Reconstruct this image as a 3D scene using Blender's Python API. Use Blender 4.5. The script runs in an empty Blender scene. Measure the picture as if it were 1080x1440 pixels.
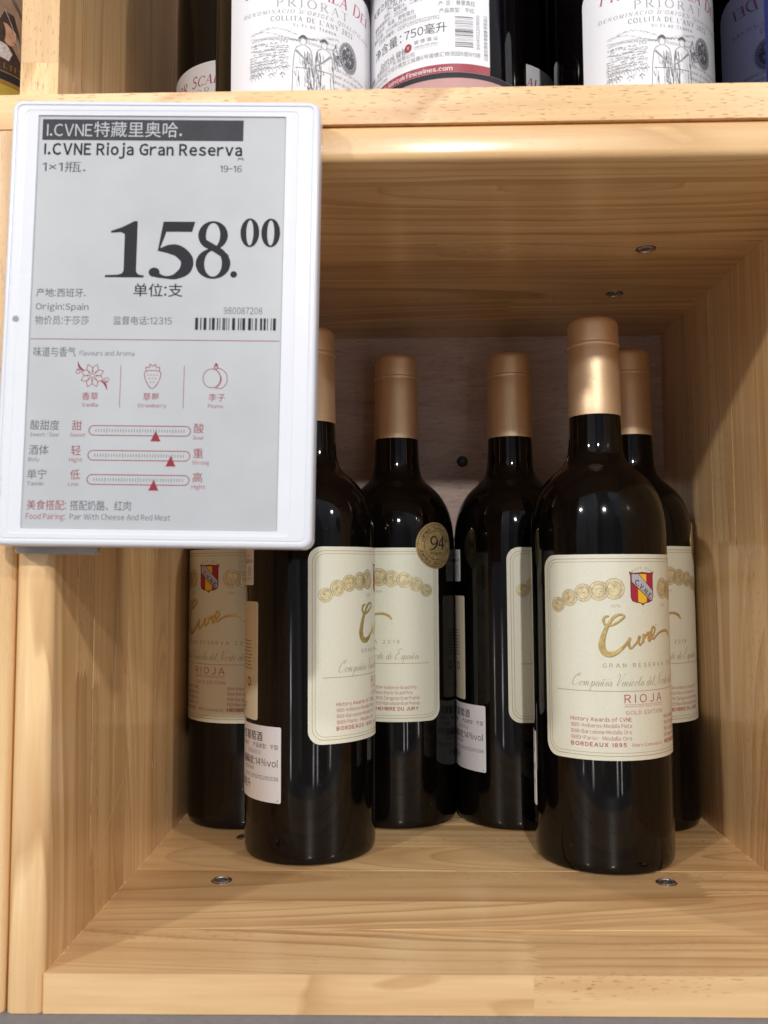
import bpy, bmesh, math, random
from mathutils import Vector, Matrix
import mathutils.geometry as mg
MM = 0.001
rad = math.radians
scene = bpy.context.scene
COL = scene.collection
rnd = random.Random(7)

# ------------------------------------------------------------------ camera
PITCH, ROLL, YAW, CAMH = 0.0713, -0.0051, -0.0213, 155.73
cyw, syw, cp, sp = math.cos(YAW), math.sin(YAW), math.cos(PITCH), math.sin(PITCH)
fwd = Vector((syw * cp, cyw * cp, sp)); rgt = Vector((cyw, -syw, 0)); upv = rgt.cross(fwd)
cr, sr = math.cos(ROLL), math.sin(ROLL)
rgt, upv = rgt * cr + upv * sr, upv * cr - rgt * sr
cam = bpy.data.cameras.new("camera"); camo = bpy.data.objects.new("camera", cam); COL.objects.link(camo)
M3 = Matrix((rgt, upv, -fwd)).transposed().to_4x4(); M3.translation = Vector((0, 0, CAMH * MM)); camo.matrix_world = M3
cam.sensor_fit = 'VERTICAL'; cam.sensor_height = 36; cam.lens = 1202.66 / 1440 * 36
cam.clip_start = 0.01; cam.clip_end = 100
cam.dof.use_dof = True; cam.dof.focus_distance = 0.50; cam.dof.aperture_fstop = 17
scene.camera = camo

# ------------------------------------------------------------------ surroundings: a dim shop hall
world = bpy.data.worlds.new("World"); scene.world = world; world.use_nodes = True
wn, wl = world.node_tree.nodes, world.node_tree.links
wn.clear()
wo = wn.new('ShaderNodeOutputWorld'); wb = wn.new('ShaderNodeBackground'); wl.new(wb.outputs[0], wo.inputs[0])
tc = wn.new('ShaderNodeTexCoord'); sx = wn.new('ShaderNodeSeparateXYZ'); wl.new(tc.outputs['Generated'], sx.inputs[0])
rampz = wn.new('ShaderNodeValToRGB'); mr = wn.new('ShaderNodeMapRange'); mr.inputs[1].default_value = -1; mr.inputs[2].default_value = 1
wl.new(sx.outputs[2], mr.inputs[0]); wl.new(mr.outputs[0], rampz.inputs[0])
cr_ = rampz.color_ramp
cr_.elements[0].position = 0.0; cr_.elements[0].color = (0.30, 0.27, 0.25, 1)
cr_.elements[1].position = 1.0; cr_.elements[1].color = (0.42, 0.44, 0.50, 1)
e = cr_.elements.new(0.46); e.color = (0.26, 0.25, 0.25, 1)
e = cr_.elements.new(0.56); e.color = (0.20, 0.21, 0.25, 1)
e = cr_.elements.new(0.72); e.color = (0.38, 0.40, 0.46, 1)
wm = wn.new('ShaderNodeMapping'); wm.inputs['Scale'].default_value = (3.2, 3.2, 1.3); wl.new(tc.outputs['Generated'], wm.inputs[0])
wv = wn.new('ShaderNodeTexVoronoi'); wv.distance = 'CHEBYCHEV'; wv.inputs['Scale'].default_value = 1.0; wl.new(wm.outputs[0], wv.inputs['Vector'])
wr = wn.new('ShaderNodeMapRange'); wr.inputs[3].default_value = 0.35; wr.inputs[4].default_value = 1.7
wsep = wn.new('ShaderNodeSeparateColor'); wl.new(wv.outputs['Color'], wsep.inputs[0]); wl.new(wsep.outputs[0], wr.inputs[0])
wx = wn.new('ShaderNodeMix'); wx.data_type = 'RGBA'; wx.blend_type = 'MULTIPLY'; wx.inputs[0].default_value = 1
wl.new(rampz.outputs[0], wx.inputs[6]); wl.new(wr.outputs[0], wx.inputs[7]); 
# bright streaks added to the world colour, for upright reflections on the bottle glass
def wmath(op, a, b=None, c=None):
    m = wn.new('ShaderNodeMath'); m.operation = op
    for i, v in enumerate((a, b, c)):
        if v is None: continue
        if isinstance(v, (int, float)): m.inputs[i].default_value = v
        else: wl.new(v, m.inputs[i])
    return m.outputs[0]
def wrange(v, a, b, c, d):
    m = wn.new('ShaderNodeMapRange'); m.interpolation_type = 'SMOOTHSTEP'; wl.new(v, m.inputs[0])
    for i, q in enumerate((a, b, c, d)): m.inputs[i + 1].default_value = q
    return m.outputs[0]
slope = wmath('DIVIDE', sx.outputs[0], wmath('MAXIMUM', wmath('MULTIPLY', sx.outputs[1], -1.0), 0.05))
wno = wn.new('ShaderNodeTexNoise'); wno.inputs['Scale'].default_value = 26; wl.new(tc.outputs['Generated'], wno.inputs['Vector'])
rows = wmath('MULTIPLY', wmath('MULTIPLY', wrange(sx.outputs[2], -0.50, -0.26, 0, 1), wrange(sx.outputs[2], -0.12, -0.03, 1, 0)), wrange(wno.outputs['Fac'], 0.35, 0.65, 0.3, 1.3))
tot = None
for t0_, w_ in ((-0.53, 0.022), (0.20, 0.016), (0.33, 0.012), (-0.95, 0.03), (0.85, 0.03)):
    g_ = wrange(wmath('ABSOLUTE', wmath('SUBTRACT', slope, t0_)), 0.0, w_ * 1.6, 1, 0)
    tot = g_ if tot is None else wmath('MAXIMUM', tot, g_)
glint = wmath('MULTIPLY', wmath('MULTIPLY', tot, rows), wmath('MULTIPLY', wmath('LESS_THAN', sx.outputs[1], 0.0), 9.0))
wadd = wn.new('ShaderNodeMix'); wadd.data_type = 'RGBA'; wadd.blend_type = 'ADD'; wadd.inputs[0].default_value = 1
wl.new(wx.outputs[2], wadd.inputs[6]); wl.new(glint, wadd.inputs[7]); wl.new(wadd.outputs[2], wb.inputs[0])
wb.inputs[1].default_value = 1.10


def lamp(name, az, el, dist, watts, color, size=0.028):
    l = bpy.data.lights.new(name, 'POINT'); l.energy = watts; l.color = color; l.shadow_soft_size = size
    o = bpy.data.objects.new(name, l); COL.objects.link(o)
    a, e_ = rad(az), rad(el)
    o.location = (0.03 + dist * math.cos(e_) * math.sin(a), 0.5 - dist * math.cos(e_) * math.cos(a), 0.2 + dist * math.sin(e_))


lamp('ceiling_spot', 3, 23.5, 2.3, 84, (1.0, 0.97, 0.93), 0.035)
lamp('ceiling_spot', -39, 24, 2.3, 60, (1.0, 0.97, 0.93), 0.045)
lamp('ceiling_spot', 45, 25, 2.3, 48, (1.0, 0.97, 0.93), 0.05)
vs = scene.view_settings
vs.view_transform = 'Standard'; vs.look = 'None'; vs.exposure = 0.0; vs.gamma = 1; vs.use_curve_mapping = False
scene.cycles.max_bounces = 8; scene.cycles.glossy_bounces = 5; scene.cycles.diffuse_bounces = 5
scene.cycles.caustics_reflective = False; scene.cycles.caustics_refractive = False


# ------------------------------------------------------------------ materials
def newmat(name):
    m = bpy.data.materials.new(name); m.use_nodes = True
    return m, m.node_tree.nodes, m.node_tree.links, m.node_tree.nodes['Principled BSDF']


def noise(n, l, vec, scale, detail=3, rough=0.5, dims=None, dist=0):
    t = n.new('ShaderNodeTexNoise'); t.inputs['Scale'].default_value = scale; t.inputs['Detail'].default_value = detail
    t.inputs['Roughness'].default_value = rough; t.inputs['Distortion'].default_value = dist
    if vec is not None: l.new(vec, t.inputs['Vector'])
    return t.outputs['Fac']


def mathn(n, l, op, a, b=None, c=None, clamp=False):
    m = n.new('ShaderNodeMath'); m.operation = op; m.use_clamp = clamp
    for i, v in enumerate((a, b, c)):
        if v is None: continue
        if isinstance(v, (int, float)): m.inputs[i].default_value = v
        else: l.new(v, m.inputs[i])
    return m.outputs[0]


def mixc(n, l, fac, a, b, mode='MIX'):
    m = n.new('ShaderNodeMix'); m.data_type = 'RGBA'; m.blend_type = mode
    for i, v in ((0, fac), (6, a), (7, b)):
        if isinstance(v, (int, float)): m.inputs[i].default_value = v
        elif isinstance(v, tuple): m.inputs[i].default_value = v if len(v) == 4 else (*v, 1)
        else: l.new(v, m.inputs[i])
    return m.outputs[2]


def maprange(n, l, v, a, b, c, d, smooth=False):
    m = n.new('ShaderNodeMapRange')
    if smooth: m.interpolation_type = 'SMOOTHSTEP'
    l.new(v, m.inputs[0])
    for i, x in enumerate((a, b, c, d)): m.inputs[i + 1].default_value = x
    return m.outputs[0]


def bump(n, l, p, h, strength, dist=0.0002):
    b = n.new('ShaderNodeBump'); b.inputs['Strength'].default_value = strength; b.inputs['Distance'].default_value = dist
    l.new(h, b.inputs['Height']); l.new(b.outputs[0], p.inputs['Normal'])
    return b


def pine(name, axis, early=(0.84, 0.568, 0.285), late=(0.46, 0.235, 0.08), rough=0.36):
    """varnished pine; the object's colour carries seed, tone and ring tilt of each stave"""
    m, n, l, p = newmat(name)
    t = n.new('ShaderNodeTexCoord'); s = n.new('ShaderNodeSeparateXYZ'); l.new(t.outputs['Object'], s.inputs[0])
    oi = n.new('ShaderNodeObjectInfo'); os_ = n.new('ShaderNodeSeparateColor'); l.new(oi.outputs['Color'], os_.inputs[0])
    seed, tone, tilt = os_.outputs[0], os_.outputs[1], os_.outputs[2]
    g, w, d = {'X': (0, 1, 2), 'Z': (2, 1, 0), 'Y': (1, 0, 2)}[axis]
    if name.endswith('front'): g, w, d = 2, 0, 1
    G, Wd, D = s.outputs[g], s.outputs[w], s.outputs[d]
    off = mathn(n, l, 'MULTIPLY', seed, 37.0)
    # slow wander of the grain
    cv = n.new('ShaderNodeCombineXYZ')
    l.new(mathn(n, l, 'ADD', mathn(n, l, 'MULTIPLY', G, 7.0), off), cv.inputs[0]); l.new(mathn(n, l, 'MULTIPLY', Wd, 26.0), cv.inputs[1]); l.new(mathn(n, l, 'MULTIPLY', D, 26.0), cv.inputs[2])
    wander = mathn(n, l, 'MULTIPLY', mathn(n, l, 'SUBTRACT', noise(n, l, cv.outputs[0], 1.0, 2), 0.5), 0.013)
    # distance to a slightly tilted pith line beside the stave
    cw = mathn(n, l, 'MULTIPLY', mathn(n, l, 'SUBTRACT', mathn(n, l, 'FRACT', mathn(n, l, 'MULTIPLY', seed, 7.31)), 0.5), 0.09)
    gw = mathn(n, l, 'ADD', mathn(n, l, 'SUBTRACT', Wd, mathn(n, l, 'MULTIPLY', mathn(n, l, 'FRACT', mathn(n, l, 'MULTIPLY', seed, 3.17)), 0.35)), cw)
    gw = mathn(n, l, 'ADD', mathn(n, l, 'PINGPONG', mathn(n, l, 'ABSOLUTE', gw), 0.06), wander)
    gd = mathn(n, l, 'ADD', mathn(n, l, 'ADD', 0.012, mathn(n, l, 'MULTIPLY', mathn(n, l, 'FRACT', mathn(n, l, 'MULTIPLY', seed, 11.7)), 0.035)),
               mathn(n, l, 'MULTIPLY', G, mathn(n, l, 'MULTIPLY', mathn(n, l, 'SUBTRACT', tilt, 0.5), 0.30)))
    r = mathn(n, l, 'SQRT', mathn(n, l, 'ADD', mathn(n, l, 'MULTIPLY', gw, gw), mathn(n, l, 'MULTIPLY', gd, gd)))
    cv2 = n.new('ShaderNodeCombineXYZ'); l.new(mathn(n, l, 'MULTIPLY', r, 170.0), cv2.inputs[0]); l.new(off, cv2.inputs[1])
    wob = noise(n, l, cv2.outputs[0], 1.0, 1)
    ph = mathn(n, l, 'FRACT', mathn(n, l, 'ADD', mathn(n, l, 'MULTIPLY', r, 125.0), mathn(n, l, 'MULTIPLY', wob, 2.6)))
    ring = mathn(n, l, 'MULTIPLY', mathn(n, l, 'POWER', ph, 3.2), maprange(n, l, ph, 0.93, 1.0, 1.0, 0.0))
    amp = maprange(n, l, noise(n, l, cv.outputs[0], 0.7, 2), 0.3, 0.7, 0.4, 1.1)
    # fibres
    cf = n.new('ShaderNodeCombineXYZ')
    l.new(mathn(n, l, 'ADD', mathn(n, l, 'MULTIPLY', G, 28.0), off), cf.inputs[0]); l.new(mathn(n, l, 'MULTIPLY', mathn(n, l, 'ADD', Wd, wander), 900.0), cf.inputs[1]); l.new(mathn(n, l, 'MULTIPLY', D, 900.0), cf.inputs[2])
    fib = noise(n, l, cf.outputs[0], 1.0, 3, 0.6)
    # broad streaks
    cb = n.new('ShaderNodeCombineXYZ')
    l.new(mathn(n, l, 'ADD', mathn(n, l, 'MULTIPLY', G, 5.0), off), cb.inputs[0]); l.new(mathn(n, l, 'MULTIPLY', Wd, 75.0), cb.inputs[1]); l.new(mathn(n, l, 'MULTIPLY', D, 75.0), cb.inputs[2])
    streak = noise(n, l, cb.outputs[0], 1.0, 4, 0.6)
    # resin canals: short dark dashes in patches
    cd = n.new('ShaderNodeCombineXYZ')
    l.new(mathn(n, l, 'ADD', mathn(n, l, 'MULTIPLY', G, 200.0), off), cd.inputs[0]); l.new(mathn(n, l, 'MULTIPLY', Wd, 2100.0), cd.inputs[1]); l.new(mathn(n, l, 'MULTIPLY', D, 2100.0), cd.inputs[2])
    dash = maprange(n, l, noise(n, l, cd.outputs[0], 1.0, 1), 0.64, 0.70, 0.0, 1.0)
    patch = maprange(n, l, noise(n, l, cb.outputs[0], 0.33, 1), 0.49, 0.60, 0.0, 1.0)
    dash = mathn(n, l, 'MULTIPLY', mathn(n, l, 'MULTIPLY', dash, patch), oi.outputs['Alpha'])
    c = mixc(n, l, mathn(n, l, 'MULTIPLY', mathn(n, l, 'MULTIPLY', ring, amp), 0.95), early, late)
    c = mixc(n, l, maprange(n, l, streak, 0.42, 0.70, 0.0, 0.50), c, (late[0] * 1.12, late[1] * 1.05, late[2]))
    c = mixc(n, l, 1.0, c, mixc(n, l, fib, (0.92, 0.90, 0.88), (1.06, 1.07, 1.08)), 'MULTIPLY')
    c = mixc(n, l, mathn(n, l, 'MULTIPLY', dash, 0.75), c, (0.14, 0.06, 0.022))
    c = mixc(n, l, 1.0, c, mixc(n, l, tone, (0.60, 0.50, 0.42), (1.12, 1.14, 1.15)), 'MULTIPLY')
    l.new(c, p.inputs['Base Color'])
    l.new(maprange(n, l, fib, 0.3, 0.7, rough - 0.05, rough + 0.08), p.inputs['Roughness'])
    p.inputs['Coat Weight'].default_value = 0.4; p.inputs['Coat Roughness'].default_value = 0.13
    lump = noise(n, l, t.outputs['Object'], 240.0, 3)
    h = mathn(n, l, 'ADD', mathn(n, l, 'MULTIPLY', fib, 0.25), mathn(n, l, 'ADD', mathn(n, l, 'MULTIPLY', lump, 0.9), mathn(n, l, 'MULTIPLY', dash, -0.5)))
    bump(n, l, p, h, 0.35, 0.00022)
    return m


W_X = pine('pine_along', 'X'); W_Z = pine('pine_upright', 'Z')


def simple(name, col, rough=0.5, metal=0.0, spec=0.5, coat=0.0, coatr=0.1, nz=None, bmp=None):
    m, n, l, p = newmat(name)
    p.inputs['Base Color'].default_value = (*col, 1); p.inputs['Roughness'].default_value = rough; p.inputs['Metallic'].default_value = metal
    p.inputs['Specular IOR Level'].default_value = spec; p.inputs['Coat Weight'].default_value = coat; p.inputs['Coat Roughness'].default_value = coatr
    t = n.new('ShaderNodeTexCoord')
    if nz:
        sc_, amt = nz
        f = noise(n, l, t.outputs['Object'], sc_, 4, 0.6)
        lo = tuple(x * (1 - amt) for x in col); hi = tuple(min(1, x * (1 + amt)) for x in col)
        l.new(mixc(n, l, maprange(n, l, f, 0.3, 0.7, 0, 1), lo, hi), p.inputs['Base Color'])
        l.new(maprange(n, l, f, 0.3, 0.7, max(0.02, rough - 0.06), rough + 0.06), p.inputs['Roughness'])
    if bmp:
        f = noise(n, l, t.outputs['Object'], bmp[0], 3, 0.6); bump(n, l, p, f, bmp[1], 0.0002)
    return m


def mat_glass():
    m, n, l, p = newmat('dark_bottle_glass')
    t = n.new('ShaderNodeTexCoord')
    f = noise(n, l, t.outputs['Object'], 55, 3)
    dust = maprange(n, l, noise(n, l, t.outputs['Object'], 1500, 2), 0.735, 0.79, 0, 1)
    haze = maprange(n, l, noise(n, l, t.outputs['Object'], 18, 4), 0.45, 0.75, 0.0, 0.003)
    c = mixc(n, l, dust, (0.0022, 0.0016, 0.0014), (0.12, 0.155, 0.15))
    c = mixc(n, l, haze, c, (0.6, 0.55, 0.5)); l.new(c, p.inputs['Base Color'])
    l.new(mathn(n, l, 'ADD', maprange(n, l, f, 0.3, 0.7, 0.035, 0.085), mathn(n, l, 'MULTIPLY', dust, 0.3)), p.inputs['Roughness'])
    p.inputs['IOR'].default_value = 1.5; p.inputs['Specular IOR Level'].default_value = 0.33
    s = n.new('ShaderNodeMapping'); s.inputs['Scale'].default_value = (1, 1, 0.25); l.new(t.outputs['Object'], s.inputs[0])
    bump(n, l, p, noise(n, l, s.outputs[0], 70, 2), 0.10, 0.0006)
    return m


def mat_foil(name, col):
    m, n, l, p = newmat(name)
    t = n.new('ShaderNodeTexCoord')
    s = n.new('ShaderNodeMapping'); s.inputs['Scale'].default_value = (60, 60, 2600); l.new(t.outputs['Object'], s.inputs[0])
    f = noise(n, l, s.outputs[0], 1.0, 3, 0.6)
    f2 = noise(n, l, t.outputs['Object'], 1300, 2)
    l.new(mixc(n, l, f, tuple(x * 0.88 for x in col), tuple(min(1, x * 1.1) for x in col)), p.inputs['Base Color'])
    p.inputs['Metallic'].default_value = 0.82
    l.new(maprange(n, l, f2, 0.3, 0.7, 0.44, 0.54), p.inputs['Roughness'])
    d_ = maprange(n, l, noise(n, l, t.outputs['Object'], 210, 2), 0.60, 0.9, 0.0, 1.6)
    bump(n, l, p, mathn(n, l, 'ADD', mathn(n, l, 'SUBTRACT', f, d_), mathn(n, l, 'MULTIPLY', f2, 0.5)), 0.5, 0.00012)
    return m


def mat_paper(name, col, spark=0.06, rough=0.45, metal=0.0):
    m, n, l, p = newmat(name)
    t = n.new('ShaderNodeTexCoord')
    f = noise(n, l, t.outputs['Object'], 1400, 2, 0.6)
    g = noise(n, l, t.outputs['Object'], 60, 3, 0.6)
    c = mixc(n, l, maprange(n, l, f, 0.3, 0.7, 0, 1), tuple(x * (1 - spark) for x in col), tuple(min(1, x * (1 + spark)) for x in col))
    c = mixc(n, l, maprange(n, l, g, 0.3, 0.7, 0, 0.05), c, tuple(x * 0.8 for x in col))
    l.new(c, p.inputs['Base Color']); p.inputs['Roughness'].default_value = rough; p.inputs['Metallic'].default_value = metal
    bump(n, l, p, f, 0.30, 0.00006)
    return m


def mat_gold(name, col, metal=0.75, rough=0.3):
    m, n, l, p = newmat(name)
    t = n.new('ShaderNodeTexCoord'); f = noise(n, l, t.outputs['Object'], 420, 3, 0.6)
    l.new(mixc(n, l, maprange(n, l, f, 0.32, 0.68, 0, 1), tuple(x * 0.72 for x in col), tuple(min(1, x * 1.2) for x in col)), p.inputs['Base Color'])
    p.inputs['Metallic'].default_value = metal; p.inputs['Roughness'].default_value = rough
    bump(n, l, p, f, 0.5, 0.0001)
    return m


GLASS = mat_glass()
FOIL = mat_foil('copper_gold_foil', (0.92, 0.68, 0.44))
CREAM = mat_paper('pearl_cream_paper', (0.78, 0.785, 0.65), 0.05, 0.42, 0.12)
BACKCREAM = mat_paper('plain_cream_paper', (0.72, 0.66, 0.50), 0.02, 0.5)
WHITE = mat_paper('white_label_paper', (0.80, 0.80, 0.83), 0.015, 0.5)
GOLD = mat_gold('gold_print', (0.80, 0.61, 0.24), 0.65, 0.30)
GOLDPALE = mat_gold('pale_gold_print', (0.80, 0.70, 0.42), 0.45, 0.36)
GOLDTXT = simple('olive_gold_ink', (0.40, 0.31, 0.15), 0.4, 0.35)
RED = simple('crimson_ink', (0.42, 0.045, 0.085), 0.5)
CRESTRED = simple('crest_red_ink', (0.40, 0.02, 0.045), 0.45)
CRESTYEL = simple('crest_yellow_ink', (0.85, 0.52, 0.03), 0.45)
CRESTGREY = simple('crest_grey_ink', (0.48, 0.46, 0.52), 0.45)
INK = simple('black_ink', (0.025, 0.025, 0.03), 0.6, spec=0.3)
GREYINK = simple('grey_ink', (0.11, 0.11, 0.125), 0.6, spec=0.3)
PALEINK = simple('pale_grey_ink', (0.30, 0.30, 0.32), 0.6)
STICKGOLD = mat_gold('sticker_gold_foil', (0.56, 0.40, 0.17), 0.5, 0.42)
WHITEINK = simple('white_ink', (0.85, 0.85, 0.87), 0.5)
STEEL = simple('zinc_steel', (0.62, 0.61, 0.60), 0.28, 1.0, nz=(900, 0.2))
DARKSTEEL = simple('dark_screw_steel', (0.03, 0.027, 0.025), 0.4, 0.6)
CAVITY = simple('dark_socket', (0.05, 0.045, 0.04), 0.6)
SOCKET = simple('worn_socket', (0.30, 0.28, 0.26), 0.45, 0.8)
TAGWHITE = simple('white_tag_plastic', (0.72, 0.735, 0.785), 0.30, coat=0.3, coatr=0.15, nz=(14, 0.02))
TAGIN = simple('tag_window_plastic', (0.61, 0.625, 0.67), 0.22, coat=0.3, coatr=0.1, nz=(14, 0.02))
PAPERGREY = simple('e_paper_grey', (0.455, 0.47, 0.485), 0.36, coat=0.35, coatr=0.18, nz=(35, 0.035))
EINK = simple('e_paper_black', (0.03, 0.03, 0.036), 0.75, spec=0.15)
EGREY = simple('e_paper_grey_text', (0.10, 0.10, 0.115), 0.7, spec=0.2)
ERED = simple('e_paper_red', (0.27, 0.035, 0.05), 0.7, spec=0.2)
ESHADE = simple('e_paper_band', (0.04, 0.04, 0.048), 0.6, spec=0.3, nz=(60, 0.3))
CHIP = simple('pale_wood_chip', (0.78, 0.62, 0.42), 0.6)
GREYTOP = simple('grey_laminate', (0.19, 0.195, 0.22), 0.5, nz=(300, 0.12))


def mat_ply():
    m, n, l, p = newmat('plywood_veneer')
    t = n.new('ShaderNodeTexCoord')
    s = n.new('ShaderNodeMapping'); s.inputs['Scale'].default_value = (60, 60, 420); l.new(t.outputs['Object'], s.inputs[0])
    s2 = n.new('ShaderNodeMapping'); s2.inputs['Scale'].default_value = (180, 180, 1300); l.new(t.outputs['Object'], s2.inputs[0])
    s3 = n.new('ShaderNodeMapping'); s3.inputs['Scale'].default_value = (9, 9, 32); l.new(t.outputs['Object'], s3.inputs[0])
    f = noise(n, l, s.outputs[0], 1, 4, 0.65, dist=1.0); d = noise(n, l, s2.outputs[0], 1, 2); b = noise(n, l, s3.outputs[0], 1, 4, dist=1.4)
    c = mixc(n, l, maprange(n, l, f, 0.3, 0.7, 0, 1), (0.46, 0.33, 0.28), (0.68, 0.52, 0.45))
    c = mixc(n, l, maprange(n, l, b, 0.35, 0.7, 0, 0.5), c, (0.36, 0.23, 0.185))
    c = mixc(n, l, maprange(n, l, d, 0.64, 0.72, 0, 0.6), c, (0.14, 0.085, 0.07))
    l.new(c, p.inputs['Base Color']); p.inputs['Roughness'].default_value = 0.6
    bump(n, l, p, f, 0.3, 0.0002)
    return m


PLY = mat_ply()


def mat_mirror_blue():
    m, n, l, p = newmat('navy_glossy_acrylic')
    p.inputs['Base Color'].default_value = (0.055, 0.06, 0.20, 1); p.inputs['Metallic'].default_value = 1.0; p.inputs['Roughness'].default_value = 0.06
    t = n.new('ShaderNodeTexCoord'); bump(n, l, p, noise(n, l, t.outputs['Object'], 9, 2), 0.05, 0.001)
    return m


BLUE = mat_mirror_blue()
m_, n_, l_, p_ = newmat('clear_plastic')
p_.inputs['Base Color'].default_value = (0.62, 0.60, 0.62, 1); p_.inputs['Transmission Weight'].default_value = 0.55; p_.inputs['Roughness'].default_value = 0.2; p_.inputs['IOR'].default_value = 1.45
CLEAR = m_


# ------------------------------------------------------------------ object helpers
def tag(o, label=None, cat=None, group=None, kind=None):
    if label: o['label'] = label
    if cat: o['category'] = cat
    if group: o['group'] = group
    if kind: o['kind'] = kind
    return o


def empty(name, loc=(0, 0, 0), rz=0):
    o = bpy.data.objects.new(name, None); COL.objects.link(o); o.location = [c * MM for c in loc]; o.rotation_euler.z = rz
    o.empty_display_size = 0.02
    return o


def mesh_obj(name, verts, faces, mats, fm=None, parent=None, smooth=False):
    me = bpy.data.meshes.new(name); me.from_pydata([tuple(c * MM for c in v) for v in verts], [], faces)
    for m in (mats if isinstance(mats, (list, tuple)) else [mats]): me.materials.append(m)
    if fm: me.polygons.foreach_set('material_index', fm)
    if smooth: me.polygons.foreach_set('use_smooth', [True] * len(me.polygons))
    me.update()
    o = bpy.data.objects.new(name, me); COL.objects.link(o)
    if parent: o.parent = parent
    return o


def bm_obj(name, bm, mat, parent=None, smooth=False):
    me = bpy.data.meshes.new(name); bm.normal_update(); bm.to_mesh(me); bm.free()
    me.transform(Matrix.Scale(MM, 4))
    for m in (mat if isinstance(mat, (list, tuple)) else [mat]): me.materials.append(m)
    if smooth: me.polygons.foreach_set('use_smooth', [True] * len(me.polygons))
    o = bpy.data.objects.new(name, me); COL.objects.link(o)
    if parent: o.parent = parent
    return o


def lathe(name, prof, mat, parent=None, n=72, smooth=True, sharp=35):
    v, f = [], []
    for r, z in prof:
        for i in range(n):
            a = 2 * math.pi * i / n; v.append((r * math.sin(a), -r * math.cos(a), z))
    for k in range(len(prof) - 1):
        for i in range(n):
            j = (i + 1) % n; f.append((k * n + i, k * n + j, (k + 1) * n + j, (k + 1) * n + i))
    f.append(tuple(range(n - 1, -1, -1))); f.append(tuple((len(prof) - 1) * n + i for i in range(n)))
    o = mesh_obj(name, v, f, mat, parent=parent, smooth=smooth)
    try: o.data.set_sharp_from_angle(angle=rad(sharp))
    except Exception: pass
    return o


def catmull(pts, sub=8, closed=False):
    out = []; n = len(pts)
    if n < 3: return [tuple(p) for p in pts]
    rng = range(n if closed else n - 1)
    for i in rng:
        if closed: p0, p1, p2, p3 = pts[i - 1], pts[i], pts[(i + 1) % n], pts[(i + 2) % n]
        else:
            p1, p2 = pts[i], pts[i + 1]
            p0 = pts[i - 1] if i > 0 else tuple(2 * a - b for a, b in zip(p1, p2))
            p3 = pts[i + 2] if i + 2 < n else tuple(2 * b - a for a, b in zip(p1, p2))
        for s in range(sub):
            t = s / sub
            out.append(tuple(0.5 * (2 * b + (c - a) * t + (2 * a - 5 * b + 4 * c - d) * t * t + (3 * b - a - 3 * c + d) * t ** 3) for a, b, c, d in zip(p0, p1, p2, p3)))
    if not closed: out.append(tuple(pts[-1]))
    return out


_tcache = {}


def textmesh(s, bold=0.0, sp=0.0):
    k = (s, bold, sp)
    if k in _tcache: return _tcache[k]
    if len(s) > 1 and any(33 <= ord(c) <= 126 for c in s):
        V, F, x = [], [], 0.0
        for c in s:
            if c == ' ': x += 0.31 + sp; continue
            v_, f_ = textmesh(c, bold)
            w_ = 0.045 + bold
            if c in 'I|': v_, f_ = [(0, 0), (2 * w_, 0), (2 * w_, 0.73), (0, 0.73)], [(0, 1, 2, 3)]
            if c == '1': v_, f_ = [(0.19 - w_, 0), (0.19 + w_, 0), (0.19 + w_, 0.73), (0.19 - w_ * 0.4, 0.73), (0.0, 0.62), (0.0, 0.53), (0.19 - w_, 0.60)], [(0, 1, 2, 3, 6), (3, 4, 5, 6)]
            if c == 'l': v_, f_ = [(0, 0), (2 * w_, 0), (2 * w_, 0.79), (0, 0.79)], [(0, 1, 2, 3)]
            if not v_: x += 0.3; continue
            a0, a1 = min(p[0] for p in v_), max(p[0] for p in v_); b = len(V)
            if ord(c) > 126 and ord(c) > 0x2e80: off, adv = 0.0, 1.0
            elif c in '.,:;\'': off, adv = 0.05 - a0, (a1 - a0) + 0.12
            elif c in '1Il': off, adv = 0.06 - a0, (a1 - a0) + 0.13
            elif c == 'j': off, adv = -0.06 - a0, (a1 - a0) - 0.01
            elif c in '-': off, adv = 0.02 - a0, (a1 - a0) * 0.6 + 0.04; v_ = [(a0 + (q[0] - a0) * 0.55, q[1]) for q in v_]
            else: off, adv = 0.05 - a0, (a1 - a0) + 0.10
            V += [(p[0] + x + off, p[1]) for p in v_]; F += [tuple(b + i for i in q) for q in f_]; x += adv + sp
        _tcache[k] = (V, F); return _tcache[k]
    body = chr(ord(s) + 0xFEE0) if len(s) == 1 and 33 <= ord(s) <= 126 else s
    cu = bpy.data.curves.new('t', 'FONT'); cu.body = body; cu.size = 1.0; cu.offset = bold; cu.resolution_u = 2
    o = bpy.data.objects.new('t', cu); COL.objects.link(o)
    dg = bpy.context.evaluated_depsgraph_get(); dg.update()
    me = o.evaluated_get(dg).to_mesh()
    vs_ = [(v.co.x, v.co.y) for v in me.vertices]; fs = [tuple(p.vertices) for p in me.polygons]
    bpy.data.objects.remove(o); bpy.data.curves.remove(cu)
    _tcache[k] = (vs_, fs)
    return _tcache[k]


CAPH = None


def caph():
    global CAPH
    if CAPH is None:
        v, _ = textmesh('H'); CAPH = max(y for x, y in v)
    return CAPH


# serif capitals: strokes (points, weight) in a unit-high box; T thick, t thin, c curve (weight follows direction)
def _arc(cx, cy, rx, ry, a0, a1, n=12):
    return [(cx + rx * math.cos(rad(a0 + (a1 - a0) * i / n)), cy + ry * math.sin(rad(a0 + (a1 - a0) * i / n))) for i in range(n + 1)]


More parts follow.
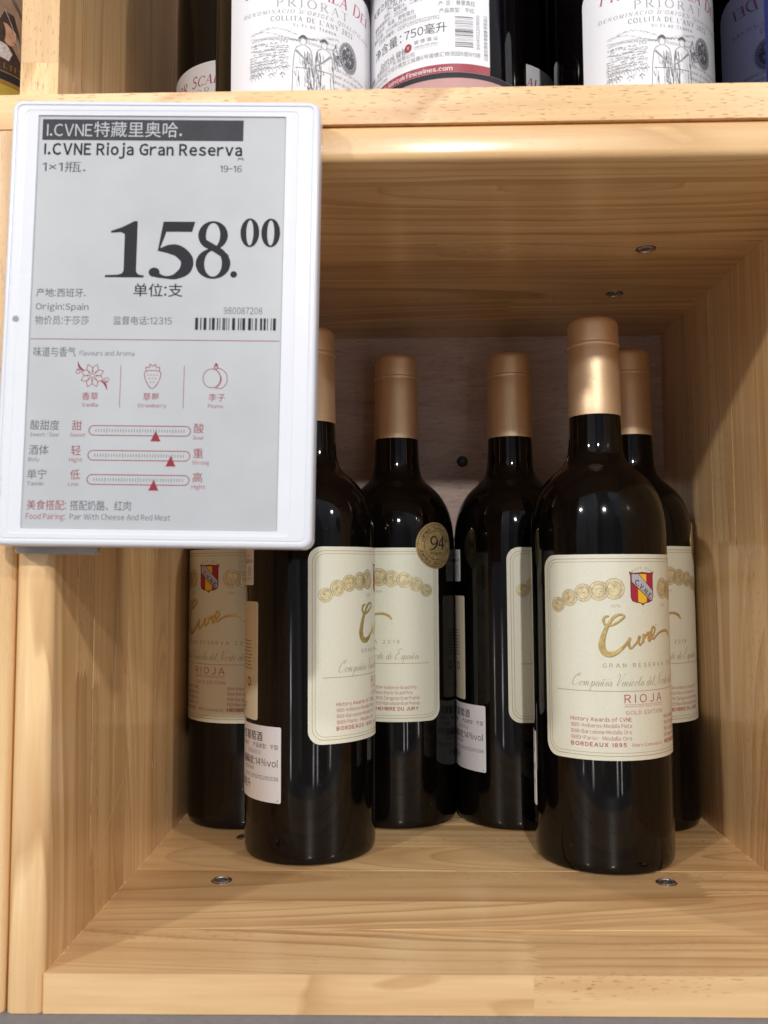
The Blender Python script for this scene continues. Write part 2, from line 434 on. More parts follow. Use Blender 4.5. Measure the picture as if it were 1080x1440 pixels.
SER = {
    'A': (0.86, [([(0.10, 0), (0.43, 1)], 't'), ([(0.43, 1), (0.76, 0)], 'T'), ([(0.22, 0.36), (0.63, 0.36)], 't')], [(0.1, 0), (0.76, 0)]),
    'C': (0.82, [(_arc(0.46, 0.5, 0.38, 0.5, 42, 318, 18), 'c'), ([(0.75, 0.98), (0.75, 0.72)], 't')], []),
    'D': (0.90, [([(0.16, 0), (0.16, 1)], 'T'), (_arc(0.34, 0.5, 0.46, 0.485, 90, -90, 16), 'c'), ([(0.16, 0.985), (0.36, 0.985)], 't'), ([(0.16, 0.015), (0.36, 0.015)], 't')], [(0.16, 0), (0.16, 1)]),
    'E': (0.74, [([(0.16, 0), (0.16, 1)], 'T'), ([(0.16, 0.985), (0.64, 0.985), (0.64, 0.84)], 't'), ([(0.16, 0.52), (0.52, 0.52)], 't'), ([(0.16, 0.015), (0.68, 0.015), (0.68, 0.18)], 't')], [(0.16, 0), (0.16, 1)]),
    'F': (0.68, [([(0.16, 0), (0.16, 1)], 'T'), ([(0.16, 0.985), (0.62, 0.985), (0.62, 0.84)], 't'), ([(0.16, 0.52), (0.50, 0.52)], 't')], [(0.16, 0), (0.16, 1)]),
    'G': (0.90, [(_arc(0.46, 0.5, 0.38, 0.5, 42, 330, 18), 'c'), ([(0.77, 0.42), (0.77, 0.1)], 'T')], [(0.77, 0.42)]),
    'I': (0.38, [([(0.19, 0), (0.19, 1)], 'T')], [(0.19, 0), (0.19, 1)]),
    'J': (0.45, [([(0.27, 1), (0.27, 0.1), (0.2, -0.12), (0.05, -0.16)], 'c')], [(0.27, 1)]),
    'L': (0.70, [([(0.16, 0), (0.16, 1)], 'T'), ([(0.16, 0.015), (0.64, 0.015), (0.64, 0.2)], 't')], [(0.16, 0), (0.16, 1)]),
    'M': (1.05, [([(0.15, 0), (0.15, 1)], 't'), ([(0.15, 1), (0.50, 0.05)], 'T'), ([(0.50, 0.05), (0.87, 1)], 't'), ([(0.87, 1), (0.87, 0)], 'T')], [(0.15, 0), (0.87, 0)]),
    'N': (0.95, [([(0.16, 0), (0.16, 1)], 't'), ([(0.14, 1), (0.78, 0.02)], 'T'), ([(0.78, 0), (0.78, 1)], 't')], [(0.16, 0), (0.16, 1), (0.78, 1)]),
    'O': (0.98, [(_arc(0.49, 0.5, 0.40, 0.5, 0, 360, 26), 'c')], []),
    'P': (0.74, [([(0.16, 0), (0.16, 1)], 'T'), (_arc(0.36, 0.73, 0.28, 0.255, 90, -90, 12), 'c'), ([(0.16, 0.985), (0.38, 0.985)], 't'), ([(0.16, 0.475), (0.38, 0.475)], 't')], [(0.16, 0), (0.16, 1)]),
    'Q': (0.98, [(_arc(0.49, 0.5, 0.40, 0.5, 0, 360, 26), 'c'), ([(0.45, 0.05), (0.65, -0.2), (0.98, -0.25)], 'T')], []),
    'R': (0.84, [([(0.16, 0), (0.16, 1)], 'T'), (_arc(0.36, 0.74, 0.26, 0.245, 90, -90, 12), 'c'), ([(0.16, 0.985), (0.38, 0.985)], 't'), ([(0.16, 0.495), (0.38, 0.495)], 't'), ([(0.36, 0.49), (0.78, 0.0)], 'T')], [(0.16, 0), (0.16, 1), (0.78, 0)]),
    'S': (0.66, [([(0.55, 0.80), (0.46, 0.96), (0.28, 0.98), (0.13, 0.83), (0.20, 0.62), (0.45, 0.46), (0.57, 0.28), (0.48, 0.06), (0.28, 0.01), (0.10, 0.20)], 's')], []),
    'T': (0.80, [([(0.40, 0), (0.40, 1)], 'T'), ([(0.05, 0.84), (0.06, 0.985), (0.74, 0.985), (0.75, 0.84)], 't')], [(0.40, 0)]),
    'U': (0.90, [([(0.16, 1), (0.16, 0.35), (0.25, 0.06), (0.45, 0.0), (0.66, 0.08), (0.74, 0.35), (0.74, 1)], 'c')], [(0.16, 1), (0.74, 1)]),
    'V': (0.86, [([(0.10, 1), (0.43, 0)], 'T'), ([(0.43, 0), (0.76, 1)], 't')], [(0.1, 1), (0.76, 1)]),
    'X': (0.86, [([(0.10, 1), (0.74, 0)], 'T'), ([(0.12, 0), (0.72, 1)], 't')], [(0.1, 1), (0.74, 0), (0.12, 0), (0.72, 1)]),
    'Y': (0.84, [([(0.08, 1), (0.42, 0.45), (0.42, 0)], 'T'), ([(0.42, 0.45), (0.76, 1)], 't')], [(0.08, 1), (0.76, 1), (0.42, 0)]),
    '2': (0.60, [([(0.10, 0.78), (0.22, 0.97), (0.42, 0.95), (0.50, 0.74), (0.38, 0.45), (0.08, 0.02)], 's'), ([(0.08, 0.03), (0.54, 0.03)], 'T')], []),
    '0': (0.60, [(_arc(0.30, 0.5, 0.22, 0.5, 0, 360, 20), 'c')], []),
    "'": (0.22, [([(0.11, 1), (0.07, 0.78)], 'T')], []),
    ',': (0.25, [([(0.12, 0.06), (0.06, -0.14)], 'T')], []),
    ' ': (0.42, [], []),
}
# flowing script: lower case in x-height units
SCR = {
    'o': (0.95, [[(0.55, 0.95), (0.25, 0.8), (0.15, 0.35), (0.35, 0.0), (0.65, 0.15), (0.75, 0.6), (0.55, 0.95), (0.75, 0.8), (1.0, 0.85)]]),
    'm': (1.55, [[(0, 0.5), (0.15, 0.95), (0.18, 0.0)], [(0.18, 0.2), (0.42, 0.95), (0.55, 0.9), (0.52, 0.0)], [(0.52, 0.2), (0.80, 0.95), (0.95, 0.85), (0.92, 0.15), (1.1, 0.0), (1.5, 0.6)]]),
    'n': (1.10, [[(0, 0.5), (0.15, 0.95), (0.18, 0.0)], [(0.18, 0.2), (0.45, 0.95), (0.60, 0.85), (0.55, 0.15), (0.7, 0.0), (1.1, 0.6)]]),
    'ñ': (1.10, [[(0, 0.5), (0.15, 0.95), (0.18, 0.0)], [(0.18, 0.2), (0.45, 0.95), (0.60, 0.85), (0.55, 0.15), (0.7, 0.0), (1.1, 0.6)], [(0.15, 1.35), (0.35, 1.5), (0.6, 1.35), (0.8, 1.5)]]),
    'p': (1.00, [[(0, 0.4), (0.25, 1.05), (0.2, -1.2)], [(0.22, 0.2), (0.5, 0.95), (0.75, 0.7), (0.65, 0.15), (0.4, 0.0), (0.3, 0.1), (0.7, 0.05), (1.0, 0.6)]]),
    'a': (1.00, [[(0.70, 0.85), (0.4, 0.95), (0.12, 0.5), (0.25, 0.02), (0.5, 0.2), (0.72, 0.9), (0.68, 0.15), (0.85, 0.0), (1.05, 0.5)]]),
    'i': (0.50, [[(0, 0.45), (0.2, 0.95), (0.17, 0.15), (0.3, 0.0), (0.55, 0.55)], [(0.3, 1.35), (0.33, 1.45)]]),
    'í': (0.50, [[(0, 0.45), (0.2, 0.95), (0.17, 0.15), (0.3, 0.0), (0.55, 0.55)], [(0.25, 1.3), (0.5, 1.75)]]),
    'c': (0.75, [[(0.6, 0.8), (0.4, 0.97), (0.12, 0.5), (0.3, 0.0), (0.75, 0.5)]]),
    'l': (0.55, [[(0, 0.4), (0.45, 1.6), (0.4, 2.0), (0.2, 1.7), (0.15, 0.2), (0.3, 0.0), (0.6, 0.5)]]),
    'd': (1.00, [[(0.65, 0.85), (0.35, 0.95), (0.1, 0.5), (0.25, 0.02), (0.5, 0.2), (0.85, 2.0)], [(0.82, 1.9), (0.66, 0.2), (0.8, 0.0), (1.05, 0.5)]]),
    'e': (0.75, [[(0, 0.35), (0.5, 0.65), (0.5, 0.95), (0.25, 0.9), (0.12, 0.45), (0.35, 0.0), (0.8, 0.5)]]),
    'r': (0.75, [[(0, 0.45), (0.25, 1.1), (0.3, 0.9), (0.5, 0.92), (0.4, 0.2), (0.55, 0.0), (0.8, 0.5)]]),
    't': (0.55, [[(0, 0.4), (0.35, 1.7), (0.15, 0.2), (0.3, 0.0), (0.6, 0.5)], [(0.0, 1.15), (0.55, 1.2)]]),
    's': (0.70, [[(0, 0.3), (0.35, 1.05), (0.5, 0.35), (0.3, 0.0), (0.1, 0.12), (0.5, 0.05), (0.75, 0.5)]]),
    'C': (1.60, [[(1.35, 2.2), (1.45, 2.6), (1.1, 2.8), (0.9, 2.3), (1.2, 2.0), (0.7, 2.5), (0.1, 1.4), (0.15, 0.3), (0.7, 0.0), (1.6, 0.7)]]),
    'V': (1.40, [[(-0.1, 2.0), (0.2, 2.6), (0.55, 2.3), (0.5, 0.9), (0.55, 0.0), (1.0, 1.0), (1.4, 2.5), (1.7, 2.6)]]),
    'N': (1.70, [[(-0.1, 0.1), (0.2, 0.0), (0.75, 2.5), (0.95, 1.3), (1.1, 0.0), (1.5, 2.0), (1.75, 2.7), (2.0, 2.5)]]),
    'E': (1.40, [[(1.2, 2.2), (1.2, 2.65), (0.7, 2.7), (0.4, 2.1), (0.8, 1.45), (0.3, 1.3), (0.0, 0.6), (0.4, 0.0), (1.2, 0.5)]]),
    ' ': (0.55, []),
}


class Print:
    """flat printing collected in millimetres on a sheet and laid on a plane or rolled on a bottle"""
    def __init__(self): self.v, self.f, self.m, self.mats, self.k = [], [], [], [], 0

    def _mi(self, mat):
        if mat not in self.mats: self.mats.append(mat)
        return self.mats.index(mat)

    def add(self, vs_, fs, mat, lay=0.0):
        b = len(self.v); mi = self._mi(mat); self.k += 1
        z = lay + (self.k % 7) * 0.0012
        self.v += [(x, y, z) for x, y in vs_]
        for f in fs: self.f.append(tuple(b + i for i in f)); self.m.append(mi)

    def text(self, s, x0, y, h, mat, x1=None, align='l', bold=0.0, shear=0.0, rot=0, xs=1.0, lay=0.02, em=None):
        vs_, fs = textmesh(s, bold)
        if not vs_: return
        cjk = any(ord(c) > 0x2e80 for c in s)
        ax0, ax1 = min(v[0] for v in vs_), max(v[0] for v in vs_)
        sc_ = h / (0.90 if cjk else caph())
        yo = 0.10 if cjk else 0.0
        kx = sc_ * xs if x1 is None else (x1 - x0) / max(1e-6, ax1 - ax0)
        w = (ax1 - ax0) * kx
        sh = 0 if (align == 'l' or x1 is not None) else (-w if align == 'r' else -w / 2)
        if x1 is not None and not cjk and len(s) > 1 and kx > sc_ * 1.12:
            vs_, fs = textmesh(s, bold, ((x1 - x0) / (sc_ * 1.08) - (ax1 - ax0)) / (len(s) - 1)); ax0, ax1 = min(v[0] for v in vs_), max(v[0] for v in vs_); kx = (x1 - x0) / (ax1 - ax0)
        c, s_ = math.cos(rad(rot)), math.sin(rad(rot)); out = []
        for vx, vy in vs_:
            px = (vx - ax0) * kx + sh; py = (vy + yo) * sc_; px += py * shear
            out.append((x0 + px * c - py * s_, y + px * s_ + py * c))
        self.add(out, fs, mat, lay)

    def ribbon(self, pts, widths, mat, sub=6, closed=False, lay=0.02, smooth=True):
        if isinstance(widths, (int, float)): widths = [widths] * len(pts)
        P = [(p[0], p[1], w) for p, w in zip(pts, widths)]
        if smooth and len(P) > 2: P = catmull(P, sub, closed)
        elif closed: P = P
        n = len(P); L, R = [], []
        for i, (x, y, w) in enumerate(P):
            a = P[(i - 1) % n] if (closed or i > 0) else P[i]; b = P[(i + 1) % n] if (closed or i < n - 1) else P[i]
            dx, dy = b[0] - a[0], b[1] - a[1]; q = math.hypot(dx, dy) or 1
            nx, ny = -dy / q, dx / q; w = max(w, 0.01)
            L.append((x + nx * w / 2, y + ny * w / 2)); R.append((x - nx * w / 2, y - ny * w / 2))
        f = [(i, (i + 1) % n, n + (i + 1) % n, n + i) for i in range(n if closed else n - 1)]
        self.add(L + R, f, mat, lay)

    def line(self, x0, y0, x1, y1, w, mat, lay=0.02, n=None):
        n = n or max(1, int(math.hypot(x1 - x0, y1 - y0) / 3))
        self.ribbon([(x0 + (x1 - x0) * i / n, y0 + (y1 - y0) * i / n) for i in range(n + 1)], w, mat, lay=lay, smooth=False)

    def rect(self, x0, y0, x1, y1, mat, lay=0.01):
        n = max(1, int(abs(x1 - x0) / 3)); vs_, fs = [], []
        for i in range(n + 1):
            x = x0 + (x1 - x0) * i / n; vs_ += [(x, y0), (x, y1)]
        for i in range(n): fs.append((2 * i, 2 * i + 2, 2 * i + 3, 2 * i + 1))
        self.add(vs_, fs, mat, lay)

    def disc(self, cx, cy, rx, ry, mat, n=28, lay=0.01, rot=0):
        c, s = math.cos(rot), math.sin(rot)
        vs_ = [(cx, cy)]
        for i in range(n):
            a, b = rx * math.cos(2 * math.pi * i / n), ry * math.sin(2 * math.pi * i / n); vs_.append((cx + a * c - b * s, cy + a * s + b * c))
        self.add(vs_, [(0, 1 + i, 1 + (i + 1) % n) for i in range(n)], mat, lay)

    def ring(self, cx, cy, rx, ry, w, mat, n=30, lay=0.02, w2=None):
        w2 = w if w2 is None else w2  # w: thickness on the sides, w2: on top and bottom
        o = [(cx + rx * math.cos(2 * math.pi * i / n), cy + ry * math.sin(2 * math.pi * i / n)) for i in range(n)]
        q = [(cx + (rx - w) * math.cos(2 * math.pi * i / n), cy + (ry - w2) * math.sin(2 * math.pi * i / n)) for i in range(n)]
        self.add(o + q, [(i, (i + 1) % n, n + (i + 1) % n, n + i) for i in range(n)], mat, lay)

    def poly(self, pts, mat, lay=0.01):
        tris = mg.tessellate_polygon([[Vector((x, y, 0)) for x, y in pts]])
        self.add(pts, [tuple(t) for t in tris], mat, lay)

    def serif(self, s, x0, y, h, mat, x1=None, thick=0.15, thin=0.055, shear=0, sp=0.08, lay=0.02, small=0.78):
        wid = sum(SER.get(c.upper(), SER[' '])[0] * (small if c.islower() else 1) + sp for c in s) - sp
        kx = (x1 - x0) / (wid) if x1 else h
        cx = 0.0
        for c in s:
            sc_ = small if c.islower() else 1.0
            w, strokes, serifs = SER.get(c.upper(), SER[' '])

            def tr(px, py): return (x0 + (cx + px * sc_) * kx + py * sc_ * h * shear, y + py * sc_ * h)
            for pts, k in strokes:
                q = [tr(*p) for p in pts]
                if k in ('T', 't'): self.ribbon(q, (thick if k == 'T' else thin) * h, mat, smooth=False, lay=lay)
                else:
                    if len(q) < 12: q = catmull(q, 5)
                    ws = []
                    for i in range(len(q)):
                        a, b = q[max(0, i - 1)], q[min(len(q) - 1, i + 1)]; L = math.hypot(b[0] - a[0], b[1] - a[1]) or 1
                        r_ = abs(b[1] - a[1]) / L if k == 'c' else abs(b[0] - a[0]) / L * 0.5 + 0.3 * math.sin(math.pi * i / (len(q) - 1)) + 0.2
                        ws.append((thin + (thick - thin) * min(1, r_)) * h)
                    self.ribbon(q, ws, mat, smooth=False, lay=lay)
            for px, py in serifs:
                a, b = tr(px - 0.13, py), tr(px + 0.13, py); o = 0.02 * h if py < 0.5 else -0.02 * h
                self.ribbon([(a[0], a[1] + o), (b[0], b[1] + o)], thin * h * 0.8, mat, smooth=False, lay=lay)
            cx += w * sc_ + sp

    def script(self, s, x0, y, xh, mat, x1, wt=0.22, shear=0.55, lay=0.02):
        wid = sum(SCR.get(c, SCR[' '])[0] for c in s); kx = (x1 - x0) / wid; cx = 0.0
        for c in s:
            w, st = SCR.get(c, SCR[' '])
            for pts in st:
                q = catmull([(x0 + (cx + px) * kx + py * xh * shear * 0.6, y + py * xh) for px, py in pts], 4); ws = []
                for i in range(len(q)):
                    a, b = q[max(0, i - 1)], q[min(len(q) - 1, i + 1)]
                    down = 1 if b[1] < a[1] else 0.35
                    ws.append(wt * xh * down)
                self.ribbon(q, ws, mat, smooth=False, lay=lay)
            cx += w

    def arctext(self, s, cx, cy, r, a0, a1, h, mat, inward=False, bold=0.0, lay=0.02):
        n = len(s)
        for i, ch in enumerate(s):
            if ch == ' ': continue
            a = a0 + (a1 - a0) * (i + 0.5) / n
            x, y = cx + r * math.cos(rad(a)), cy + r * math.sin(rad(a))
            self.text(ch, x, y, h, mat, align='c', rot=(a - 90) if not inward else (a + 90), bold=bold, lay=lay)

    def flat(self, name, parent, y=0.0):
        """on an upright plane facing -Y at depth y"""
        return mesh_obj(name, [(x, y - z, yy) for x, yy, z in self.v], self.f, self.mats, self.m, parent)

    def rolled(self, name, parent, R, z0=0.0, th0=0.0, rad_at=None, off=0.0):
        bm = bmesh.new(); vv = [bm.verts.new(c) for c in self.v]
        for f, mi in zip(self.f, self.m):
            if len(set(f)) < 3: continue
            try: q = bm.faces.new([vv[i] for i in f]); q.material_index = mi
            except ValueError: pass
        xs_ = [c[0] for c in self.v]; x = math.floor(min(xs_) / 1.4) * 1.4
        while x < max(xs_):
            g_ = [f for f in bm.faces if min(v.co.x for v in f.verts) < x - 0.02 and max(v.co.x for v in f.verts) > x + 0.02 and max(v.co.x for v in f.verts) - min(v.co.x for v in f.verts) > 1.6]
            if g_:
                gg = set(g_)
                for f in g_: gg.update(f.edges); gg.update(f.verts)
                bmesh.ops.bisect_plane(bm, geom=list(gg), dist=1e-5, plane_co=(x, 0, 0), plane_no=(1, 0, 0))
            x += 1.4
        bm.verts.index_update(); self.v = [tuple(v.co) for v in bm.verts]; self.f = [tuple(v.index for v in f.verts) for f in bm.faces]; self.m = [f.material_index for f in bm.faces]; bm.free()
        out = []
        for x, y, z in self.v:
            a = th0 + x / R; r = (rad_at(y + z0) if rad_at else R) + z + off
            out.append((r * math.sin(a), -r * math.cos(a), y + z0))
        return mesh_obj(name, out, self.f, self.mats, self.m, parent)


def label_sheet(name, parent, mat, R, th0, z0, half, zfun, thick=0.14, n=48, rad_at=None):
    """curved paper: half = half-width in mm along the arc; zfun(x) -> (low, high)"""
    v, f = [], []
    xs = sorted(set([-half + 2 * half * i / n for i in range(n + 1)] + [s * (half - d) for s in (-1, 1) for d in (0.08, 0.3, 0.7, 1.3, 2, 3, 4, 5, 6)]))
    nz = 10 if rad_at else 1
    for x in xs:
        lo, hi = zfun(x); a = th0 + x / R
        for t in (0, 1):
            for k in range(nz + 1):
                z = z0 + lo + (hi - lo) * k / nz; r = (rad_at(z) if rad_at else R) + (thick if t == 0 else 0.0)
                v.append((r * math.sin(a), -r * math.cos(a), z))
    m = 2 * (nz + 1); h = nz + 1
    for i in range(len(xs) - 1):
        a, b = i * m, (i + 1) * m
        for k in range(nz): f.append((a + k, b + k, b + k + 1, a + k + 1))
        f.append((a, a + h, b + h, b)); f.append((a + nz, b + nz, b + h + nz, a + h + nz))
    e_ = (len(xs) - 1) * m
    for k in range(nz):
        f.append((k, k + 1, h + k + 1, h + k)); f.append((e_ + k, e_ + h + k, e_ + h + k + 1, e_ + k + 1))
    return mesh_obj(name, v, f, mat, parent=parent, smooth=False)


def rrect(half, h, r):
    def fz(x):
        d = half - abs(x)
        if d >= r: return 0.0, h
        c = r - math.sqrt(max(0, r * r - (r - d) ** 2)); return c, h - c
    return fz


# ------------------------------------------------------------------ the shelf
XL, XR, ZC, D0, DB, T = -141.6, 188.2, 327.0, 344.0, 614.5, 15.2


def board(name, pts, axis, lo, hi, mat, parent, col, round_edges=None, rr=3.5):
    """pts: outline in the board's plane; axis: normal axis; extruded from lo to hi"""
    bm = bmesh.new()
    def mk(a, b, c): return {'Z': (a, b, c), 'X': (c, a, b), 'Y': (a, c, b)}[axis]
    lov = [bm.verts.new(mk(a, b, lo)) for a, b in pts]; hiv = [bm.verts.new(mk(a, b, hi)) for a, b in pts]
    n = len(pts)
    bm.faces.new(lov[::-1]); bm.faces.new(hiv)
    for i in range(n): bm.faces.new((lov[i], lov[(i + 1) % n], hiv[(i + 1) % n], hiv[i]))
    bmesh.ops.recalc_face_normals(bm, faces=bm.faces)
    if round_edges:
        ed = [e_ for e_ in bm.edges if round_edges(e_.verts[0].co, e_.verts[1].co)]
        bmesh.ops.bevel(bm, geom=ed, offset=rr, segments=5, affect='EDGES', profile=0.5)
    if n > 4: bmesh.ops.triangulate(bm, faces=[f for f in bm.faces if len(f.verts) > 4])
    o = bm_obj(name, bm, mat, parent, smooth=bool(round_edges))
    if round_edges:
        try: o.data.set_sharp_from_angle(angle=rad(30))
        except Exception: pass
    o.color = col
    return o


def teeth(a, b0, b1, n, amp):
    """zig-zag finger joint at position a between b0 and b1"""
    out = []
    for i in range(n):
        out.append((a - amp, b0 + (b1 - b0) * (i + 0.1) / n)); out.append((a + amp, b0 + (b1 - b0) * (i + 0.6) / n))
    out.append((a - amp, b1)) if False else None
    return out


def staves(parent, axis, lo, hi, g0, g1, bounds, mat, seedbase, first_parent_name, tones, joints=None, gw_order=True, name='stave', front_round=None, rr=3.5, root=None):
    """edge-glued staves between bounds; joints: {index: [grain positions]}; the first stave is the part, the rest its sub-parts"""
    joints = joints or {}; part = None; G = 0.0; out = []
    for i in range(len(bounds) - 1):
        b0, b1 = bounds[i] + (G / 2 if i else 0), bounds[i + 1] - G / 2
        cuts = [g0] + joints.get(i, []) + [g1]
        for k in range(len(cuts) - 1):
            ca, cb = cuts[k], cuts[k + 1]; nt = max(5, int((b1 - b0) / 3.6))
            low = [(ca, b0), (ca, b1)] if k == 0 else None
            L = [(ca, b0), (ca, b1)] if k == 0 else teeth(ca + 0.06, b0, b1, nt, 2.3)
            Rr = [(cb, b0), (cb, b1)] if k == len(cuts) - 2 else teeth(cb - 0.06, b0, b1, nt, 2.3)
            ring = list(Rr) + list(L)[::-1]
            if axis == 'X': ring = [(b, g) for g, b in ring]
            rn = random.Random(seedbase * 131 + i * 17 + k)
            tone = tones[(i + k * 3) % len(tones)] if tones else rn.random()
            col = (rn.random(), tone, 0.5 + rn.uniform(-0.45, 0.45) * (1 if rn.random() < 0.5 else 0.3), 1)
            jit = 0.0
            hi2 = hi + (jit if hi > lo else 0)
            fr = front_round if (i == 0) else None
            if part is None:
                o = board(first_parent_name, ring, axis, lo, hi2, mat, root, col, fr, rr); part = o
            else:
                o = board(name, ring, axis, lo, hi2, mat, part, col, fr, rr)
            out.append(o)
    return part, out


lower = empty('pine_display_box', (0, 0, 0))
tag(lower, 'open pine display box holding the six wine bottles with gold capsules', 'display box', 'pine display boxes stacked in the wall')
near = lambda y: (lambda a, b: abs(a.y - y) < 0.3 and abs(b.y - y) < 0.3)


def front_long(yf, ax):
    """edges on the front face that run along the axis"""
    def fn(a, b):
        if abs(a.y - yf) > 0.2 or abs(b.y - yf) > 0.2: return False
        return abs(a[ax] - b[ax]) > 3
    return fn


# floor of the lower box
staves(lower, 'Z', -T, 0.0, XL, XR, [D0, 387, 418.8, 461, 500, 545, 584, DB], W_X, 3, 'floor_board',
       [0.86, 0.95, 0.50, 0.80, 0.72, 0.90, 0.7], {2: [146.5], 0: [52.0], 4: [-60.0]}, front_round=front_long(D0, 0), rr=3.6, root=lower)
# ceiling of the lower box (its underside is seen)
_, ceil_staves = staves(lower, 'Z', ZC + T, ZC, XL, XR, [D0, 369, 436, 462, 489, 528, 570, DB], W_X, 11, 'top_board',
       [0.85, 0.80, 0.62, 0.40, 0.52, 0.60, 0.5], {2: [19.0], 5: [70.0]}, front_round=front_long(D0, 0), rr=3.2, root=lower)
ceil_staves[1].color = (0.2581, 0.80, 0.0, 0.6)
# side walls
_, left_staves = staves(lower, 'X', XL - T, XL, -T, ZC + T, [D0, 371, 392, 422, 440, 466, 492, 512, 545, 580, DB], W_Z, 23, 'side_board',
       [0.78, 0.42, 0.50, 0.45, 0.88, 0.86, 0.70, 0.84, 0.6, 0.7], {1: [112.0], 2: [106.0]}, front_round=front_long(D0, 2), rr=3.4, root=lower)
left_staves[0].color = (0.83, 0.86, 0.42, 0.12)
staves(lower, 'X', XR + T, XR, -T, ZC + T, [D0, 385, 420, 452, 487, 521, 560, DB], W_Z, 31, 'side_board',
       [0.80, 0.72, 0.80, 0.66, 0.76, 0.70, 0.66], {3: [168.0], 4: [172.0]}, front_round=front_long(D0, 2), rr=3.4, root=lower)
bp = mesh_obj('back_panel', [(XL - 8, DB + 0.2, -8), (XR + 8, DB + 0.2, -8), (XR + 8, DB + 0.2, ZC + 8), (XL - 8, DB + 0.2, ZC + 8),
                             (XL - 8, DB + 5, -8), (XR + 8, DB + 5, -8), (XR + 8, DB + 5, ZC + 8), (XL - 8, DB + 5, ZC + 8)],
              [(0, 1, 2, 3), (5, 4, 7, 6), (4, 0, 3, 7), (1, 5, 6, 2), (3, 2, 6, 7), (4, 5, 1, 0)], PLY, parent=lower)


def screw(x, y, z, down=False, wall=False, r=4.7, dark=False):
    o = lathe('screw', [(0.001, 0.06), (r * 0.4, 0.06), (r * 0.62, 0.12), (r * 0.74, 0.2), (r * 0.8, 0.62), (r * 0.9, 0.72), (r, 0.5), (r, -0.5)][::-1], DARKSTEEL if dark else STEEL, lower, n=28, smooth=True, sharp=25)
    s = lathe('socket', [(0.001, 0.1), (r * 0.42, 0.1), (r * 0.42, 0.16), (r * 0.36, 0.18), (0.001, 0.18)], CAVITY if dark else SOCKET, o, n=6, smooth=False)
    lathe('hole_rim', [(0.001, -0.5), (r * 1.13, -0.5), (r * 1.13, 0.05), (0.001, 0.05)], CAVITY, o, n=24, smooth=False)
    o.location = (x * MM, y * MM, z * MM)
    if down: o.rotation_euler.x = math.pi
    if wall: o.rotation_euler.x = rad(90)
    return o


for (x, y) in ((-93.1, 446), (131.4, 444.6), (-94.3, 517.8)): screw(x, y, 0.02)
for (x, y) in ((130.5, 446.8), (131.9, 520)): screw(x, y, ZC - 0.02, down=True)
screw(43.6, DB, 235.8, wall=True, r=3.6, dark=True)

# splinters where the left wall meets the floor, and a scratch
v, f = [], []
def sliver(p, d, L, w, h, up):
    b = len(v); p = Vector(p); d = Vector(d).normalized(); s = d.cross(Vector(up)).normalized() * w / 2; u = Vector(up) * h
    for q in (p - s, p + s, p + d * L * 0.6 + s * 0.8 , p + d * L * 0.5 - s, p + d * L * 0.4 + u): v.append(tuple(q))
    f.extend([(b, b + 1, b + 4), (b + 1, b + 2, b + 4), (b + 2, b + 3, b + 4), (b + 3, b, b + 4), (b, b + 3, b + 2, b + 1)])
for i in range(120):
    y = rnd.uniform(D0 + 8, 600); sliver((XL + rnd.uniform(0, 0.5) ** 1.4, y, 0.02), (rnd.uniform(-.3, 1), rnd.uniform(-1, 1), 0), rnd.uniform(0.3, 1.9), rnd.uniform(0.15, 0.5), rnd.uniform(0.08, 0.25), (0, 0, 1))
for i in range(70):
    y = rnd.uniform(D0 + 20, 600); sliver((XR - rnd.uniform(0, 0.4), y, 0.02), (-rnd.random(), rnd.uniform(-1, 1), 0), rnd.uniform(0.5, 1.8), rnd.uniform(0.2, 0.5), 0.2, (0, 0, 1))
sp1 = mesh_obj('wood_splinters', v, f, CHIP, parent=lower); sp1['kind'] = 'stuff'
v, f = [], []
for i in range(46):
    x = rnd.uniform(-20, 170); z = rnd.choice([rnd.uniform(344, 354), rnd.uniform(329, 339)])
    a = rnd.uniform(-0.6, 0.9); sliver((x, D0 - 0.03, z), (math.cos(a), 0, math.sin(a)), rnd.uniform(0.4, 2.6), rnd.uniform(0.12, 0.4), 0.18, (0, -1, 0))
for i in range(40):
    x = rnd.uniform(XL, XR - 10); sliver((x, D0 + 1.0, -0.9), (1, 0, rnd.uniform(-.5, .3)), rnd.uniform(0.4, 1.8), rnd.uniform(0.1, 0.3), 0.12, (0, -0.7, 0.7))
sp2 = mesh_obj('wood_nicks', v, f, CHIP, parent=lower); sp2['kind'] = 'stuff'
pr = Print(); pr.ribbon([(395, 22), (420, 40), (450, 62), (470, 78), (492, 90)], [0.1, 0.5, 0.25, 0.5, 0.1], CHIP, lay=0)
for i in range(10):
    y_ = rnd.uniform(470, 545); z_ = rnd.uniform(12, 60); pr.ribbon([(y_, z_), (y_ + rnd.uniform(-1, 1), z_ + rnd.uniform(1, 4))], rnd.uniform(0.4, 1.1), CHIP, smooth=False, lay=0)
mesh_obj('scratch', [(XL + 0.04 + z, x, y) for x, y, z in pr.v], pr.f, CHIP, parent=lower)

